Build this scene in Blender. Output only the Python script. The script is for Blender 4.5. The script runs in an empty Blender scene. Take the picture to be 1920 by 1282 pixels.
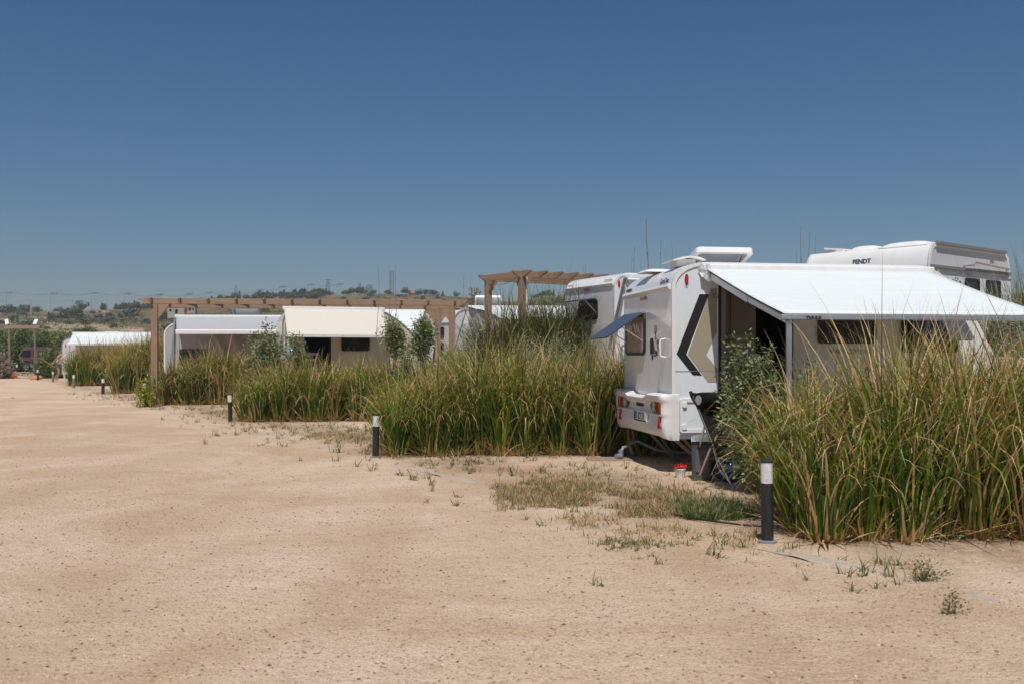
import bpy, math, random
import numpy as np
from mathutils import Vector, Matrix, noise as mnoise

# ------------------------------------------------------------------ camera, world, sun, exposure
S = bpy.context.scene
F, CX, HY, EYE = 1900.0, 960.0, 668.0, 1.44      # focal length in photo pixels, principal column, horizon row, eye height
cam = bpy.data.cameras.new("camera"); camo = bpy.data.objects.new("camera", cam); S.collection.objects.link(camo)
camo.location = (0, 0, EYE); camo.rotation_euler = (math.radians(90), 0, 0)
cam.sensor_width = 36.0; cam.lens = 36.0 * F / 1920.0; cam.shift_y = (HY - 641.0) / 1920.0
cam.clip_start = 0.05; cam.clip_end = 4000
cam.dof.use_dof = True; cam.dof.focus_distance = 13.5; cam.dof.aperture_fstop = 4.0
S.camera = camo
SUN_DIR = Vector((-0.07, -0.9975, 0)).normalized() * math.cos(math.radians(62)) + Vector((0, 0, math.sin(math.radians(62))))
w = bpy.data.worlds.new("World"); S.world = w; w.use_nodes = True
nt = w.node_tree; nt.nodes.clear()
sky = nt.nodes.new("ShaderNodeTexSky"); sky.sky_type = 'NISHITA'; sky.sun_disc = False
sky.sun_elevation = math.radians(62); sky.sun_rotation = math.atan2(SUN_DIR.x, SUN_DIR.y)
sky.altitude = 0; sky.air_density = 1.0; sky.dust_density = 1.0; sky.ozone_density = 6.0
bgn = nt.nodes.new("ShaderNodeBackground"); bgn.inputs[1].default_value = 0.060
won = nt.nodes.new("ShaderNodeOutputWorld")
hs = nt.nodes.new("ShaderNodeHueSaturation"); hs.inputs['Saturation'].default_value = 1.20; nt.links.new(sky.outputs[0], hs.inputs['Color'])
nt.links.new(hs.outputs[0], bgn.inputs[0]); nt.links.new(bgn.outputs[0], won.inputs[0])
sl = bpy.data.lights.new("sun", 'SUN'); sl.energy = 4.15; sl.angle = math.radians(0.5); sl.color = (1.0, 0.955, 0.89)
so = bpy.data.objects.new("sun", sl); S.collection.objects.link(so)
so.rotation_euler = SUN_DIR.to_track_quat('Z', 'Y').to_euler()
S.view_settings.view_transform = 'Standard'; S.view_settings.look = 'None'
S.view_settings.exposure = 0.0; S.view_settings.gamma = 1.0
S.cycles.max_bounces = 6; S.cycles.transparent_max_bounces = 8

R = random.Random(7)
NR = np.random.RandomState(11)
COL = S.collection

# ------------------------------------------------------------------ helpers
def px(x, y, Y):
    return Vector(((x - CX) / F * Y, Y, EYE - (y - HY) / F * Y))
def gp(x, y):
    Y = F * EYE / (y - HY); return ((x - CX) / F * Y, Y)
def tag(o, label=None, cat=None, group=None, kind=None):
    if label: o["label"] = label
    if cat: o["category"] = cat
    if group: o["group"] = group
    if kind: o["kind"] = kind
    return o
def empty(name, loc, rz=0.0, label=None, cat=None, group=None):
    o = bpy.data.objects.new(name, None); COL.objects.link(o); o.location = loc; o.rotation_euler = (0, 0, rz)
    o.empty_display_size = 0.2
    return tag(o, label, cat, group)
def copy_tree(o, parent=None):
    c = o.copy(); COL.objects.link(c)
    if parent is not None: c.parent = parent
    for ch in [q for q in bpy.data.objects if q.parent is o]:
        copy_tree(ch, c)
    return c

class MB:
    def __init__(s): s.v = []; s.f = []; s.m = []; s.s = []
    def add(s, verts, faces, mi=0, smooth=False):
        b = len(s.v); s.v += [tuple(q) for q in verts]
        for f in faces: s.f.append(tuple(b + i for i in f)); s.m.append(mi); s.s.append(smooth)
        return s
    def box(s, a, b, mi=0):
        x0, y0, z0 = a; x1, y1, z1 = b
        return s.add([(x0,y0,z0),(x1,y0,z0),(x1,y1,z0),(x0,y1,z0),(x0,y0,z1),(x1,y0,z1),(x1,y1,z1),(x0,y1,z1)],
              [(0,3,2,1),(4,5,6,7),(0,1,5,4),(1,2,6,5),(2,3,7,6),(3,0,4,7)], mi)
    def bar(s, p, q, w, h, up=(0,0,1), mi=0):
        p = Vector(p); q = Vector(q); d = (q - p).normalized(); up = Vector(up)
        x = d.cross(up)
        if x.length < 1e-4: x = d.cross(Vector((1,0,0)))
        x.normalize(); u = x.cross(d)
        vs = []
        for c in (p, q):
            for a, b in ((-1,-1),(1,-1),(1,1),(-1,1)): vs.append(c + x * (a * w / 2) + u * (b * h / 2))
        return s.add(vs, [(0,1,2,3),(7,6,5,4),(0,4,5,1),(1,5,6,2),(2,6,7,3),(3,7,4,0)], mi)
    def tube(s, pts, rad, n=8, mi=0, cap=True):
        pts = [Vector(q) for q in pts]
        if not hasattr(rad, '__len__'): rad = [rad] * len(pts)
        vs = []; x = None
        for i, q in enumerate(pts):
            d = (pts[min(i+1, len(pts)-1)] - pts[max(i-1, 0)]).normalized()
            if x is None:
                x = d.cross(Vector((0,0,1)))
                if x.length < 1e-3: x = d.cross(Vector((1,0,0)))
            else: x = x - d * x.dot(d)
            x.normalize(); u = d.cross(x)
            for k in range(n):
                a = 2 * math.pi * k / n; vs.append(q + (x * math.cos(a) + u * math.sin(a)) * rad[i])
        fs = []
        for i in range(len(pts)-1):
            for k in range(n): fs.append((i*n+k, i*n+(k+1)%n, (i+1)*n+(k+1)%n, (i+1)*n+k))
        s.add(vs, fs, mi, True)
        if cap:
            s.add(vs[:n], [tuple(range(n))[::-1]], mi); s.add(vs[-n:], [tuple(range(n))], mi)
        return s
    def lathe(s, prof, c=(0,0,0), n=20, mi=0, smooth=True):
        vs = []; c = Vector(c)
        for r, z in prof:
            for k in range(n):
                a = 2*math.pi*k/n; vs.append(c + Vector((r*math.cos(a), r*math.sin(a), z)))
        fs = [(i*n+k, i*n+(k+1)%n, (i+1)*n+(k+1)%n, (i+1)*n+k) for i in range(len(prof)-1) for k in range(n)]
        s.add(vs, fs, mi, smooth)
        return s
    def prism(s, poly, fmap, d0, d1, mi=0):
        # poly in 2D, fmap(a, b, d) -> 3D
        n = len(poly)
        vs = [fmap(a, b, d0) for a, b in poly] + [fmap(a, b, d1) for a, b in poly]
        fs = [tuple(range(n)), tuple(range(2*n-1, n-1, -1))] + [(i, i+n, (i+1)%n+n, (i+1)%n) for i in range(n)]
        return s.add(vs, fs, mi)
    def ring(s, outer, inner, fmap, d0, d1, mi=0):
        n = len(outer); assert len(inner) == n
        vs = [fmap(a,b,d1) for a,b in outer] + [fmap(a,b,d1) for a,b in inner] + [fmap(a,b,d0) for a,b in outer] + [fmap(a,b,d0) for a,b in inner]
        fs = []
        for i in range(n):
            j = (i+1) % n
            fs += [(i, j, n+j, n+i), (2*n+i, 3*n+i, 3*n+j, 2*n+j), (i, 2*n+i, 2*n+j, j), (n+i, n+j, 3*n+j, 3*n+i)]
        return s.add(vs, fs, mi)
    def grid(s, rows, mi=0, smooth=True):
        h = len(rows); wd = len(rows[0]); vs = [p for r in rows for p in r]
        fs = [(i*wd+j, i*wd+j+1, (i+1)*wd+j+1, (i+1)*wd+j) for i in range(h-1) for j in range(wd-1)]
        return s.add(vs, fs, mi, smooth)
    def build(s, name, mats, parent=None, bevel=0, label=None, recalc=True):
        me = bpy.data.meshes.new(name); me.from_pydata(s.v, [], s.f)
        if not isinstance(mats, (list, tuple)): mats = [mats]
        for m in mats: me.materials.append(m)
        me.polygons.foreach_set("material_index", s.m); me.polygons.foreach_set("use_smooth", s.s)
        if recalc:
            import bmesh
            bm = bmesh.new(); bm.from_mesh(me); bmesh.ops.recalc_face_normals(bm, faces=bm.faces); bm.to_mesh(me); bm.free()
        me.update()
        if any(s.s): me.set_sharp_from_angle(angle=math.radians(38))
        o = bpy.data.objects.new(name, me); COL.objects.link(o)
        if parent is not None: o.parent = parent
        if bevel:
            md = o.modifiers.new("bevel", 'BEVEL'); md.width = bevel; md.segments = 2; md.limit_method = 'ANGLE'; md.angle_limit = math.radians(40)
        if label: o["label"] = label
        return o
def rrect(x0, y0, x1, y1, r, n=4):
    out = []
    for cx, cy, a0 in ((x1-r, y0+r, -90), (x1-r, y1-r, 0), (x0+r, y1-r, 90), (x0+r, y0+r, 180)):
        for k in range(n+1):
            a = math.radians(a0 + 90*k/n); out.append((cx + r*math.cos(a), cy + r*math.sin(a)))
    return out
def text(body, size, o, xd, yd, mat, parent, name="lettering", th=0.002, align='LEFT', bold=0.0, squeeze=1.0):
    cu = bpy.data.curves.new("t", 'FONT'); cu.body = body; cu.size = size; cu.extrude = th / 2; cu.offset = bold; cu.align_x = align
    cu.resolution_u = 3
    ob = bpy.data.objects.new("t", cu); COL.objects.link(ob)
    me = bpy.data.meshes.new_from_object(ob); bpy.data.objects.remove(ob); bpy.data.curves.remove(cu)
    me.name = name
    xd = Vector(xd).normalized(); yd = Vector(yd).normalized(); zd = xd.cross(yd)
    M = Matrix(((xd.x*squeeze, yd.x, zd.x, o[0]), (xd.y*squeeze, yd.y, zd.y, o[1]), (xd.z*squeeze, yd.z, zd.z, o[2]), (0,0,0,1)))
    me.transform(M); me.materials.clear(); me.materials.append(mat)
    ob = bpy.data.objects.new(name, me); COL.objects.link(ob); ob.parent = parent
    return ob

# ------------------------------------------------------------------ materials
def nodes(name):
    m = bpy.data.materials.new(name); m.use_nodes = True; t = m.node_tree
    return m, t, t.nodes["Principled BSDF"]
def N(t, typ, **kw):
    n = t.nodes.new(typ)
    for k, v in kw.items():
        if k.startswith('i_'): n.inputs[k[2:].replace('_', ' ')].default_value = v
        else: setattr(n, k, v)
    return n
def mixc(t, fac, a, b, mode='MIX'):
    n = t.nodes.new("ShaderNodeMix"); n.data_type = 'RGBA'; n.blend_type = mode
    for inp, v in ((n.inputs[0], fac), (n.inputs[6], a), (n.inputs[7], b)):
        if isinstance(v, (int, float)): inp.default_value = v
        elif isinstance(v, tuple): inp.default_value = v + (1,) if len(v) == 3 else v
        else: t.links.new(v, inp)
    return n.outputs[2]
def ramp(t, src, stops):
    n = t.nodes.new("ShaderNodeValToRGB"); el = n.color_ramp.elements
    while len(el) < len(stops): el.new(0.5)
    for e, (p, c) in zip(el, stops):
        e.position = p; e.color = (c, c, c, 1) if isinstance(c, (int, float)) else c + (1,)
    t.links.new(src, n.inputs[0]); return n.outputs[0]
def noise(t, vec, scale, detail=4, rough=0.55, dist=0.0):
    n = N(t, "ShaderNodeTexNoise"); n.inputs["Scale"].default_value = scale; n.inputs["Detail"].default_value = detail
    n.inputs["Roughness"].default_value = rough; n.inputs["Distortion"].default_value = dist
    if vec is not None: t.links.new(vec, n.inputs["Vector"])
    return n.outputs[0]
def coords(t, scale=(1,1,1)):
    g = N(t, "ShaderNodeTexCoord"); mp = N(t, "ShaderNodeMapping"); mp.inputs["Scale"].default_value = scale
    t.links.new(g.outputs["Object"], mp.inputs[0]); return mp.outputs[0]
def bump(t, b, h, strength=0.3, dist=0.01):
    n = N(t, "ShaderNodeBump"); n.inputs["Strength"].default_value = strength; n.inputs["Distance"].default_value = dist
    t.links.new(h, n.inputs["Height"]); t.links.new(n.outputs[0], b.inputs["Normal"])
def plain(name, col, rough=0.5, metal=0.0, var=0.12, vs=6.0, bs=0.0, bscale=60, dirt=None, dirt_amt=0.25, coat=0.0, spec=0.5):
    m, t, b = nodes(name); v = coords(t)
    n1 = noise(t, v, vs, 5, 0.6)
    dark = tuple(c * (1 - var) for c in col); lite = tuple(min(1, c * (1 + var * 0.6)) for c in col)
    c = mixc(t, n1, dark, lite)
    if dirt:
        n2 = noise(t, coords(t, (1, 1, 0.35)), vs * 0.7, 6, 0.7, 0.4)
        f = ramp(t, n2, [(0.48, 0.0), (0.75, dirt_amt)]); c = mixc(t, f, c, dirt)
    t.links.new(c, b.inputs["Base Color"]); b.inputs["Roughness"].default_value = rough; b.inputs["Metallic"].default_value = metal
    b.inputs["Coat Weight"].default_value = coat; b.inputs["Specular IOR Level"].default_value = spec
    if bs: bump(t, b, noise(t, v, bscale, 3), bs, 0.004)
    return m
M = {}
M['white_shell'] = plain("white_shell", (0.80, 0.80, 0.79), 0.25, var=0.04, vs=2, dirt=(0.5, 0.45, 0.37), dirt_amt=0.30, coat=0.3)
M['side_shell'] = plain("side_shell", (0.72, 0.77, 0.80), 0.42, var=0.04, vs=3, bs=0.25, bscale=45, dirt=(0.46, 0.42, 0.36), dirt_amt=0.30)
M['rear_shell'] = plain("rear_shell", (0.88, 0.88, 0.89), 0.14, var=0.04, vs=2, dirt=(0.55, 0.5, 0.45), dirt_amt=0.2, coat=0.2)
M['bumper_white'] = plain("bumper_white", (0.82, 0.81, 0.80), 0.28, var=0.03, vs=4, dirt=(0.5, 0.42, 0.33), dirt_amt=0.3)
M['grey_shell'] = plain("grey_shell", (0.60, 0.60, 0.60), 0.4, var=0.05, vs=2, dirt=(0.4, 0.37, 0.32), dirt_amt=0.3)
M['cream_shell'] = plain("cream_shell", (0.58, 0.54, 0.42), 0.5, var=0.05, vs=2, dirt=(0.4, 0.36, 0.28), dirt_amt=0.3)
M['trim_white'] = plain("trim_white", (0.78, 0.78, 0.78), 0.35, var=0.05, dirt=(0.4, 0.36, 0.3), dirt_amt=0.2)
M['trim_grey'] = plain("trim_grey", (0.22, 0.22, 0.23), 0.4, var=0.1)
M['metal'] = plain("brushed_metal", (0.62, 0.63, 0.66), 0.35, metal=0.8, var=0.08, vs=12)
M['black_rubber'] = plain("black_rubber", (0.012, 0.012, 0.013), 0.5, var=0.2)
M['black_paint'] = plain("black_paint", (0.016, 0.016, 0.018), 0.5, var=0.3, vs=14, dirt=(0.14, 0.12, 0.1), dirt_amt=0.35)
M['decal_black'] = plain("decal_black", (0.022, 0.021, 0.023), 0.35, var=0.1)
M['decal_beige'] = plain("decal_beige", (0.36, 0.32, 0.235), 0.4, var=0.04)
M['red_lens'] = plain("red_lens", (0.45, 0.01, 0.012), 0.12, var=0.15, coat=0.5)
M['orange_lens'] = plain("orange_lens", (0.75, 0.16, 0.015), 0.12, var=0.15, coat=0.5)
M['clear_lens'] = plain("clear_lens", (0.55, 0.53, 0.45), 0.12, var=0.2, coat=0.5)
M['plate'] = plain("plate_white", (0.72, 0.74, 0.74), 0.4, var=0.05)
M['blue'] = plain("plate_blue", (0.02, 0.08, 0.35), 0.4)
M['ink_blue'] = plain("ink_blue", (0.03, 0.05, 0.11), 0.4)
M['ink'] = plain("ink", (0.025, 0.025, 0.028), 0.5)
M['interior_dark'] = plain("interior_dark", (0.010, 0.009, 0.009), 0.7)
M['interior_beige'] = plain("door_lining", (0.42, 0.38, 0.33), 0.6, var=0.06)
M['curtain'] = plain("curtain_cloth", (0.38, 0.33, 0.31), 0.8, var=0.12, vs=4)
M['concrete'] = plain("concrete", (0.42, 0.38, 0.33), 0.9, var=0.25, vs=1.2, dirt=(0.2, 0.17, 0.14), dirt_amt=0.5)
M['terracotta'] = plain("terracotta", (0.42, 0.13, 0.075), 0.85, var=0.2, vs=3)
M['grey_plastic'] = plain("grey_plastic", (0.075, 0.075, 0.08), 0.45, var=0.15)
M['chair_black'] = plain("chair_cloth", (0.009, 0.009, 0.010), 0.9, var=0.3, vs=20, bs=0.2, spec=0.12)
M['shade_grey'] = plain("shaded_side_grey", (0.40, 0.39, 0.38), 0.5, var=0.08, vs=2, dirt=(0.3, 0.27, 0.23), dirt_amt=0.3)  # darker grey for the side under the awning: shade put into the colour
M['grey_cloth'] = plain("grey_cloth", (0.40, 0.38, 0.36), 0.8, var=0.15, vs=10)
M['skin'] = plain("skin", (0.42, 0.21, 0.13), 0.55, var=0.08)
M['brown_hair'] = plain("brown_hair", (0.16, 0.09, 0.05), 0.7, var=0.3, vs=20)
M['red_paint'] = plain("car_paint", (0.16, 0.075, 0.07), 0.3, var=0.1, coat=0.5)
M['petal_red'] = plain("petal_red", (0.62, 0.008, 0.01), 0.6, var=0.2, vs=30)
M['leaf_green'] = plain("leaf_green", (0.07, 0.13, 0.03), 0.6, var=0.3, vs=20)
M['pot_white'] = plain("pot_wrap", (0.72, 0.70, 0.70), 0.6, var=0.25, vs=14, bs=0.8, bscale=22)
M['pipe_grey'] = plain("pipe_grey", (0.22, 0.23, 0.25), 0.6, var=0.2)
M['timber_grey'] = plain("timber_grey", (0.22, 0.19, 0.165), 0.85, var=0.4, vs=8, bs=0.5, bscale=30)
M['solar'] = plain("lamp_panel", (0.70, 0.72, 0.76), 0.3, var=0.06)
M['steel_dark'] = plain("steel_dark", (0.10, 0.11, 0.12), 0.55, var=0.2)
M['pole_concrete'] = plain("pole_concrete", (0.34, 0.33, 0.32), 0.8, var=0.2)

def glass(name, col, rough=0.05, alpha=1.0):
    m, t, b = nodes(name); b.inputs["Base Color"].default_value = col + (1,); b.inputs["Roughness"].default_value = rough
    v = coords(t); bump(t, b, noise(t, v, 2.2, 2), 0.05, 0.02)
    b.inputs["Alpha"].default_value = alpha; return m
M['dark_glass'] = glass("dark_glass", (0.02, 0.024, 0.03))
M['flap_glass'] = glass("flap_glass", (0.06, 0.07, 0.095), 0.3)
M['hatch_glass'] = glass("hatch_glass", (0.60, 0.62, 0.63), 0.3, 0.85)
M['water_jug'] = glass("water_jug", (0.02, 0.07, 0.20), 0.08, 0.85)

def diffuser():
    m, t, b = nodes("frosted_diffuser"); v = coords(t)
    n = noise(t, v, 18, 4, 0.6, 0.6); c = mixc(t, ramp(t, n, [(0.35, 0.0), (0.6, 1.0)]), (0.52, 0.52, 0.55), (0.72, 0.71, 0.70))
    t.links.new(c, b.inputs["Base Color"]); b.inputs["Roughness"].default_value = 0.35; return m
M['diffuser'] = diffuser()
def fabric(name, col, streak=0.1, axis=(0.6, 14, 14), rough=0.7, trans=0.12):
    m, t, b = nodes(name); v = coords(t, axis)
    n = noise(t, v, 2.0, 5, 0.65); c = mixc(t, n, tuple(q*(1-streak) for q in col), tuple(min(0.95, q*(1+streak*0.6)) for q in col))
    t.links.new(c, b.inputs["Base Color"]); b.inputs["Roughness"].default_value = rough
    bump(t, b, noise(t, coords(t), 1.6, 2), 0.35, 0.05)
    return m
M['awning_white'] = fabric("awning_white", (0.70, 0.745, 0.745), 0.16, (0.30, 11, 11))
M['awning_cream'] = fabric("awning_cream", (0.62, 0.575, 0.50), 0.03)
M['awning_grey'] = fabric("awning_grey", (0.42, 0.43, 0.44), 0.16, (0.5, 20, 20))
M['tent_grey'] = fabric("tent_grey", (0.50, 0.50, 0.52), 0.1, (4, 4, 0.7))

def wood(name, col, sc=(0.7, 9, 9)):
    m, t, b = nodes(name); v = coords(t, sc)
    n = noise(t, v, 3.0, 8, 0.65, 0.8); n2 = noise(t, coords(t), 0.9, 3)
    c = mixc(t, ramp(t, n, [(0.3, 0.0), (0.7, 1.0)]), tuple(q*0.6 for q in col), tuple(q*1.18 for q in col))
    c = mixc(t, n2, c, mixc(t, 0.5, c, (0.20, 0.16, 0.13)))
    t.links.new(c, b.inputs["Base Color"]); b.inputs["Roughness"].default_value = 0.8; bump(t, b, n, 0.4, 0.004); return m
M['wood_x'] = wood("pergola_timber_beam", (0.38, 0.24, 0.15))
M['wood_z'] = wood("pergola_timber_post", (0.33, 0.205, 0.13), (9, 9, 0.7))
M['bark'] = wood("bark", (0.20, 0.16, 0.12), (8, 8, 2))

def tone_mat(name, stops, rough=0.55, trans=0.25, attr="tone"):
    m, t, b = nodes(name)
    a = N(t, "ShaderNodeAttribute"); a.attribute_name = attr
    c = ramp(t, a.outputs["Fac"], stops)
    t.links.new(c, b.inputs["Base Color"]); b.inputs["Roughness"].default_value = rough
    b.inputs["Specular IOR Level"].default_value = 0.35
    tr = N(t, "ShaderNodeBsdfTranslucent"); t.links.new(c, tr.inputs[0])
    mx = N(t, "ShaderNodeMixShader"); mx.inputs[0].default_value = trans
    t.links.new(b.outputs[0], mx.inputs[1]); t.links.new(tr.outputs[0], mx.inputs[2])
    t.links.new(mx.outputs[0], t.nodes["Material Output"].inputs[0]); return m
G_STOPS = [(0.0, (0.025, 0.055, 0.006)), (0.28, (0.090, 0.165, 0.008)), (0.47, (0.20, 0.245, 0.02)), (0.62, (0.37, 0.23, 0.06)), (0.82, (0.56, 0.38, 0.165)), (1.0, (0.76, 0.59, 0.36))]
M['reed'] = tone_mat("reed_blades", G_STOPS, 0.5, 0.16)
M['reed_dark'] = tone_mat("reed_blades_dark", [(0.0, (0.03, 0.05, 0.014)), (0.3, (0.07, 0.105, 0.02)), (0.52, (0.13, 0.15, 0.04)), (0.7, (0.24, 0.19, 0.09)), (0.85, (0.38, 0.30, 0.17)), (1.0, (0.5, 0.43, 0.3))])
M['olive'] = tone_mat("olive_leaves", [(0.0, (0.07, 0.11, 0.03)), (0.5, (0.19, 0.235, 0.095)), (0.85, (0.29, 0.32, 0.16)), (1.0, (0.36, 0.40, 0.22))], trans=0.15)
M['silver'] = tone_mat("silver_leaves", [(0.0, (0.16, 0.19, 0.12)), (0.6, (0.33, 0.36, 0.28)), (1.0, (0.5, 0.52, 0.45))], trans=0.1)
M['bush'] = tone_mat("bush_leaves", [(0.0, (0.05, 0.08, 0.02)), (0.5, (0.12, 0.16, 0.045)), (1.0, (0.24, 0.27, 0.10))], trans=0.15)
M['far_leaf'] = tone_mat("scrub_leaves", [(0.0, (0.04, 0.055, 0.03)), (0.5, (0.075, 0.092, 0.05)), (1.0, (0.13, 0.14, 0.075))], trans=0.0)
M['yellow_leaf'] = tone_mat("yellow_green_leaves", [(0.0, (0.10, 0.16, 0.02)), (0.5, (0.28, 0.32, 0.04)), (1.0, (0.55, 0.50, 0.05))])
M['weed'] = tone_mat("weed_leaves", [(0.0, (0.06, 0.11, 0.022)), (0.45, (0.14, 0.19, 0.06)), (0.7, (0.36, 0.24, 0.115)), (1.0, (0.58, 0.42, 0.23))])
M['stone'] = plain("rubble_stone", (0.42, 0.34, 0.26), 0.9, var=0.45, vs=3, bs=0.8, bscale=12)
M['orange_stone'] = plain("orange_stone", (0.50, 0.24, 0.12), 0.9, var=0.35, vs=3, bs=0.8, bscale=10)

# ------------------------------------------------------------------ ground height
def sst(a):
    a = np.clip(a, 0, 1); return a*a*(3-2*a)
SKX = np.array([-3000, -400, 0, 80, 160, 230, 330, 400, 430, 560, 640, 680, 760, 850, 880, 940, 975, 1000, 1060, 1200, 1500, 2400, 4000], float)
SKE = 668 - np.array([600, 592, 589, 585, 582, 580, 577, 569, 561, 557, 553, 551, 552, 556, 559, 565, 566, 560, 552, 548, 545, 555, 580], float)
def vnoise(x, y, seed=0):
    xi = np.floor(x).astype(np.int64); yi = np.floor(y).astype(np.int64); xf = x - xi; yf = y - yi
    def h(a, b):
        n = (a*374761393 + b*668265263 + seed*144269) & 0xffffffff
        n = ((n ^ (n >> 13)) * 1274126177) & 0xffffffff
        return ((n ^ (n >> 16)) & 0xffff) / 65535.0
    u = xf*xf*(3-2*xf); v = yf*yf*(3-2*yf)
    return (h(xi,yi)*(1-u)+h(xi+1,yi)*u)*(1-v) + (h(xi,yi+1)*(1-u)+h(xi+1,yi+1)*u)*v
def fbm(x, y, o=4, seed=0):
    s = 0; a = 0.5; t = 0
    for k in range(o): s = s + a*vnoise(x*2**k, y*2**k, seed+k); t += a; a *= 0.5
    return s / t
def gz(x, y):
    x = np.asarray(x, float); y = np.asarray(y, float)
    s = (x-1.98)*0.866 + (y-7.86)*0.5
    base = 0.7*sst((s-4)/4.0) * sst((s+2000))
    base = base + 0.010*(fbm(x*0.6+50, y*0.6+50, 3) - 0.5)
    r = np.hypot(x, y); th = np.arctan2(x, np.maximum(y, -1e9))
    c = np.maximum(np.cos(th), 0.35); d = r*c
    pxx = CX + F*np.tan(np.clip(th, -1.2, 1.2))
    E = np.interp(pxx, SKX, SKE)
    E = np.where(y < 0, 40.0, E)
    e0 = -(EYE-base)*F/75.0
    t = [75, 100, 150, 250, 420, 620, 1600]
    vals = [e0, -14+0*E, 0.27*E, 0.66*E, E, 0.62*E, 0.12*E]
    e = np.where(r <= 75, -1e9, 0.0)
    for i in range(len(t)-1):
        k = sst((r - t[i])/(t[i+1]-t[i])) if i in (4,) else np.clip((r - t[i])/(t[i+1]-t[i]), 0, 1)
        seg = vals[i]*(1-k) + vals[i+1]*k
        e = np.where((r > t[i]) & (r <= t[i+1]), seg, e)
    bumpy = (fbm(x*0.03+9, y*0.03+9, 4, 5)-0.5)*7 * sst((r-90)/60) * (1-sst((r-330)/60))
    zh = EYE + (e+bumpy)/F*d
    return np.where(r > 75, zh, base)
def gzf(x, y): return float(gz(x, y))
def np_mesh(name, verts, faces, mats, tone=None, smooth=False, mi=None, parent=None):
    me = bpy.data.meshes.new(name); verts = np.asarray(verts, np.float32); faces = np.asarray(faces, np.int32)
    k = faces.shape[1]
    me.vertices.add(len(verts)); me.vertices.foreach_set("co", verts.ravel())
    me.loops.add(faces.size); me.loops.foreach_set("vertex_index", faces.ravel())
    me.polygons.add(len(faces)); me.polygons.foreach_set("loop_start", np.arange(0, faces.size, k, dtype=np.int32))
    me.polygons.foreach_set("loop_total", np.full(len(faces), k, np.int32))
    if not isinstance(mats, (list, tuple)): mats = [mats]
    for m in mats: me.materials.append(m)
    if mi is not None: me.polygons.foreach_set("material_index", np.asarray(mi, np.int32))
    me.polygons.foreach_set("use_smooth", np.full(len(faces), smooth, bool))
    me.update(calc_edges=True)
    if tone is not None:
        a = me.attributes.new("tone", 'FLOAT', 'POINT'); a.data.foreach_set("value", np.asarray(tone, np.float32))
    o = bpy.data.objects.new(name, me); COL.objects.link(o)
    if parent is not None: o.parent = parent
    return o

# ------------------------------------------------------------------ ground, hillside
def ground_mat():
    m, t, b = nodes("gravel_ground"); v = coords(t)
    big = noise(t, v, 0.45, 5, 0.65, 0.8); mid = noise(t, v, 1.3, 6, 0.65); fine = noise(t, v, 55, 3, 0.7); grit = noise(t, coords(t), 19, 3, 0.7)
    c = mixc(t, ramp(t, big, [(0.38, 0.0), (0.60, 1.0)]), (0.65, 0.455, 0.305), (0.79, 0.615, 0.46))
    c = mixc(t, ramp(t, mid, [(0.42, 0.0), (0.72, 0.45)]), c, (0.60, 0.40, 0.25))
    c = mixc(t, ramp(t, fine, [(0.28, 0.9), (0.47, 0.0)]), c, (0.23, 0.145, 0.09))
    c = mixc(t, ramp(t, fine, [(0.56, 0.0), (0.75, 0.8)]), c, (0.74, 0.63, 0.50))
    c = mixc(t, ramp(t, grit, [(0.20, 0.9), (0.40, 0.0)]), c, (0.20, 0.125, 0.075))
    vr = N(t, "ShaderNodeTexVoronoi"); vr.inputs["Scale"].default_value = 26; t.links.new(v, vr.inputs["Vector"])
    sp = ramp(t, vr.outputs["Distance"], [(0.06, 1.0), (0.13, 0.0)])
    pk = N(t, "ShaderNodeMath", operation='MULTIPLY'); t.links.new(sp, pk.inputs[0]); t.links.new(ramp(t, mid, [(0.5, 0.0), (0.62, 0.7)]), pk.inputs[1])
    c = mixc(t, pk.outputs[0], c, (0.16, 0.10, 0.07))
    gc = N(t, "ShaderNodeTexCoord"); mp = N(t, "ShaderNodeMapping"); mp.inputs["Rotation"].default_value = (0, 0, math.radians(-30)); mp.inputs["Scale"].default_value = (1.1, 0.07, 1)
    t.links.new(gc.outputs["Object"], mp.inputs[0]); trk = noise(t, mp.outputs[0], 1.0, 4, 0.55, 0.3)
    c = mixc(t, ramp(t, trk, [(0.44, 0.0), (0.62, 0.35)]), c, (0.52, 0.355, 0.225))
    c = mixc(t, ramp(t, noise(t, v, 6.5, 5, 0.7), [(0.56, 0.0), (0.72, 0.4)]), c, (0.40, 0.26, 0.16))  # random brown mottle: small shadows of lumpy gravel put into the colour
    # litter and soil of the verge and of the planted rows (painted by a vertex attribute)
    a = N(t, "ShaderNodeAttribute"); a.attribute_name = "tone"
    ad = N(t, "ShaderNodeMath", operation='MULTIPLY'); t.links.new(a.outputs["Fac"], ad.inputs[0]); t.links.new(ramp(t, noise(t, v, 3.1, 8, 0.75), [(0.32, 0.15), (0.6, 1.0)]), ad.inputs[1])
    c = mixc(t, ad.outputs[0], c, mixc(t, noise(t, v, 24, 4, 0.7), (0.12, 0.085, 0.05), (0.36, 0.25, 0.15)))
    t.links.new(c, b.inputs["Base Color"]); b.inputs["Roughness"].default_value = 0.95; b.inputs["Specular IOR Level"].default_value = 0.15
    h = N(t, "ShaderNodeMath", operation='ADD'); t.links.new(fine, h.inputs[0]); t.links.new(grit, h.inputs[1])
    h2 = N(t, "ShaderNodeMath", operation='MULTIPLY_ADD'); t.links.new(noise(t, v, 7.5, 6, 0.75), h2.inputs[0]); h2.inputs[1].default_value = 3.0; t.links.new(h.outputs[0], h2.inputs[2])
    bump(t, b, h2.outputs[0], 0.9, 0.022); return m
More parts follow.
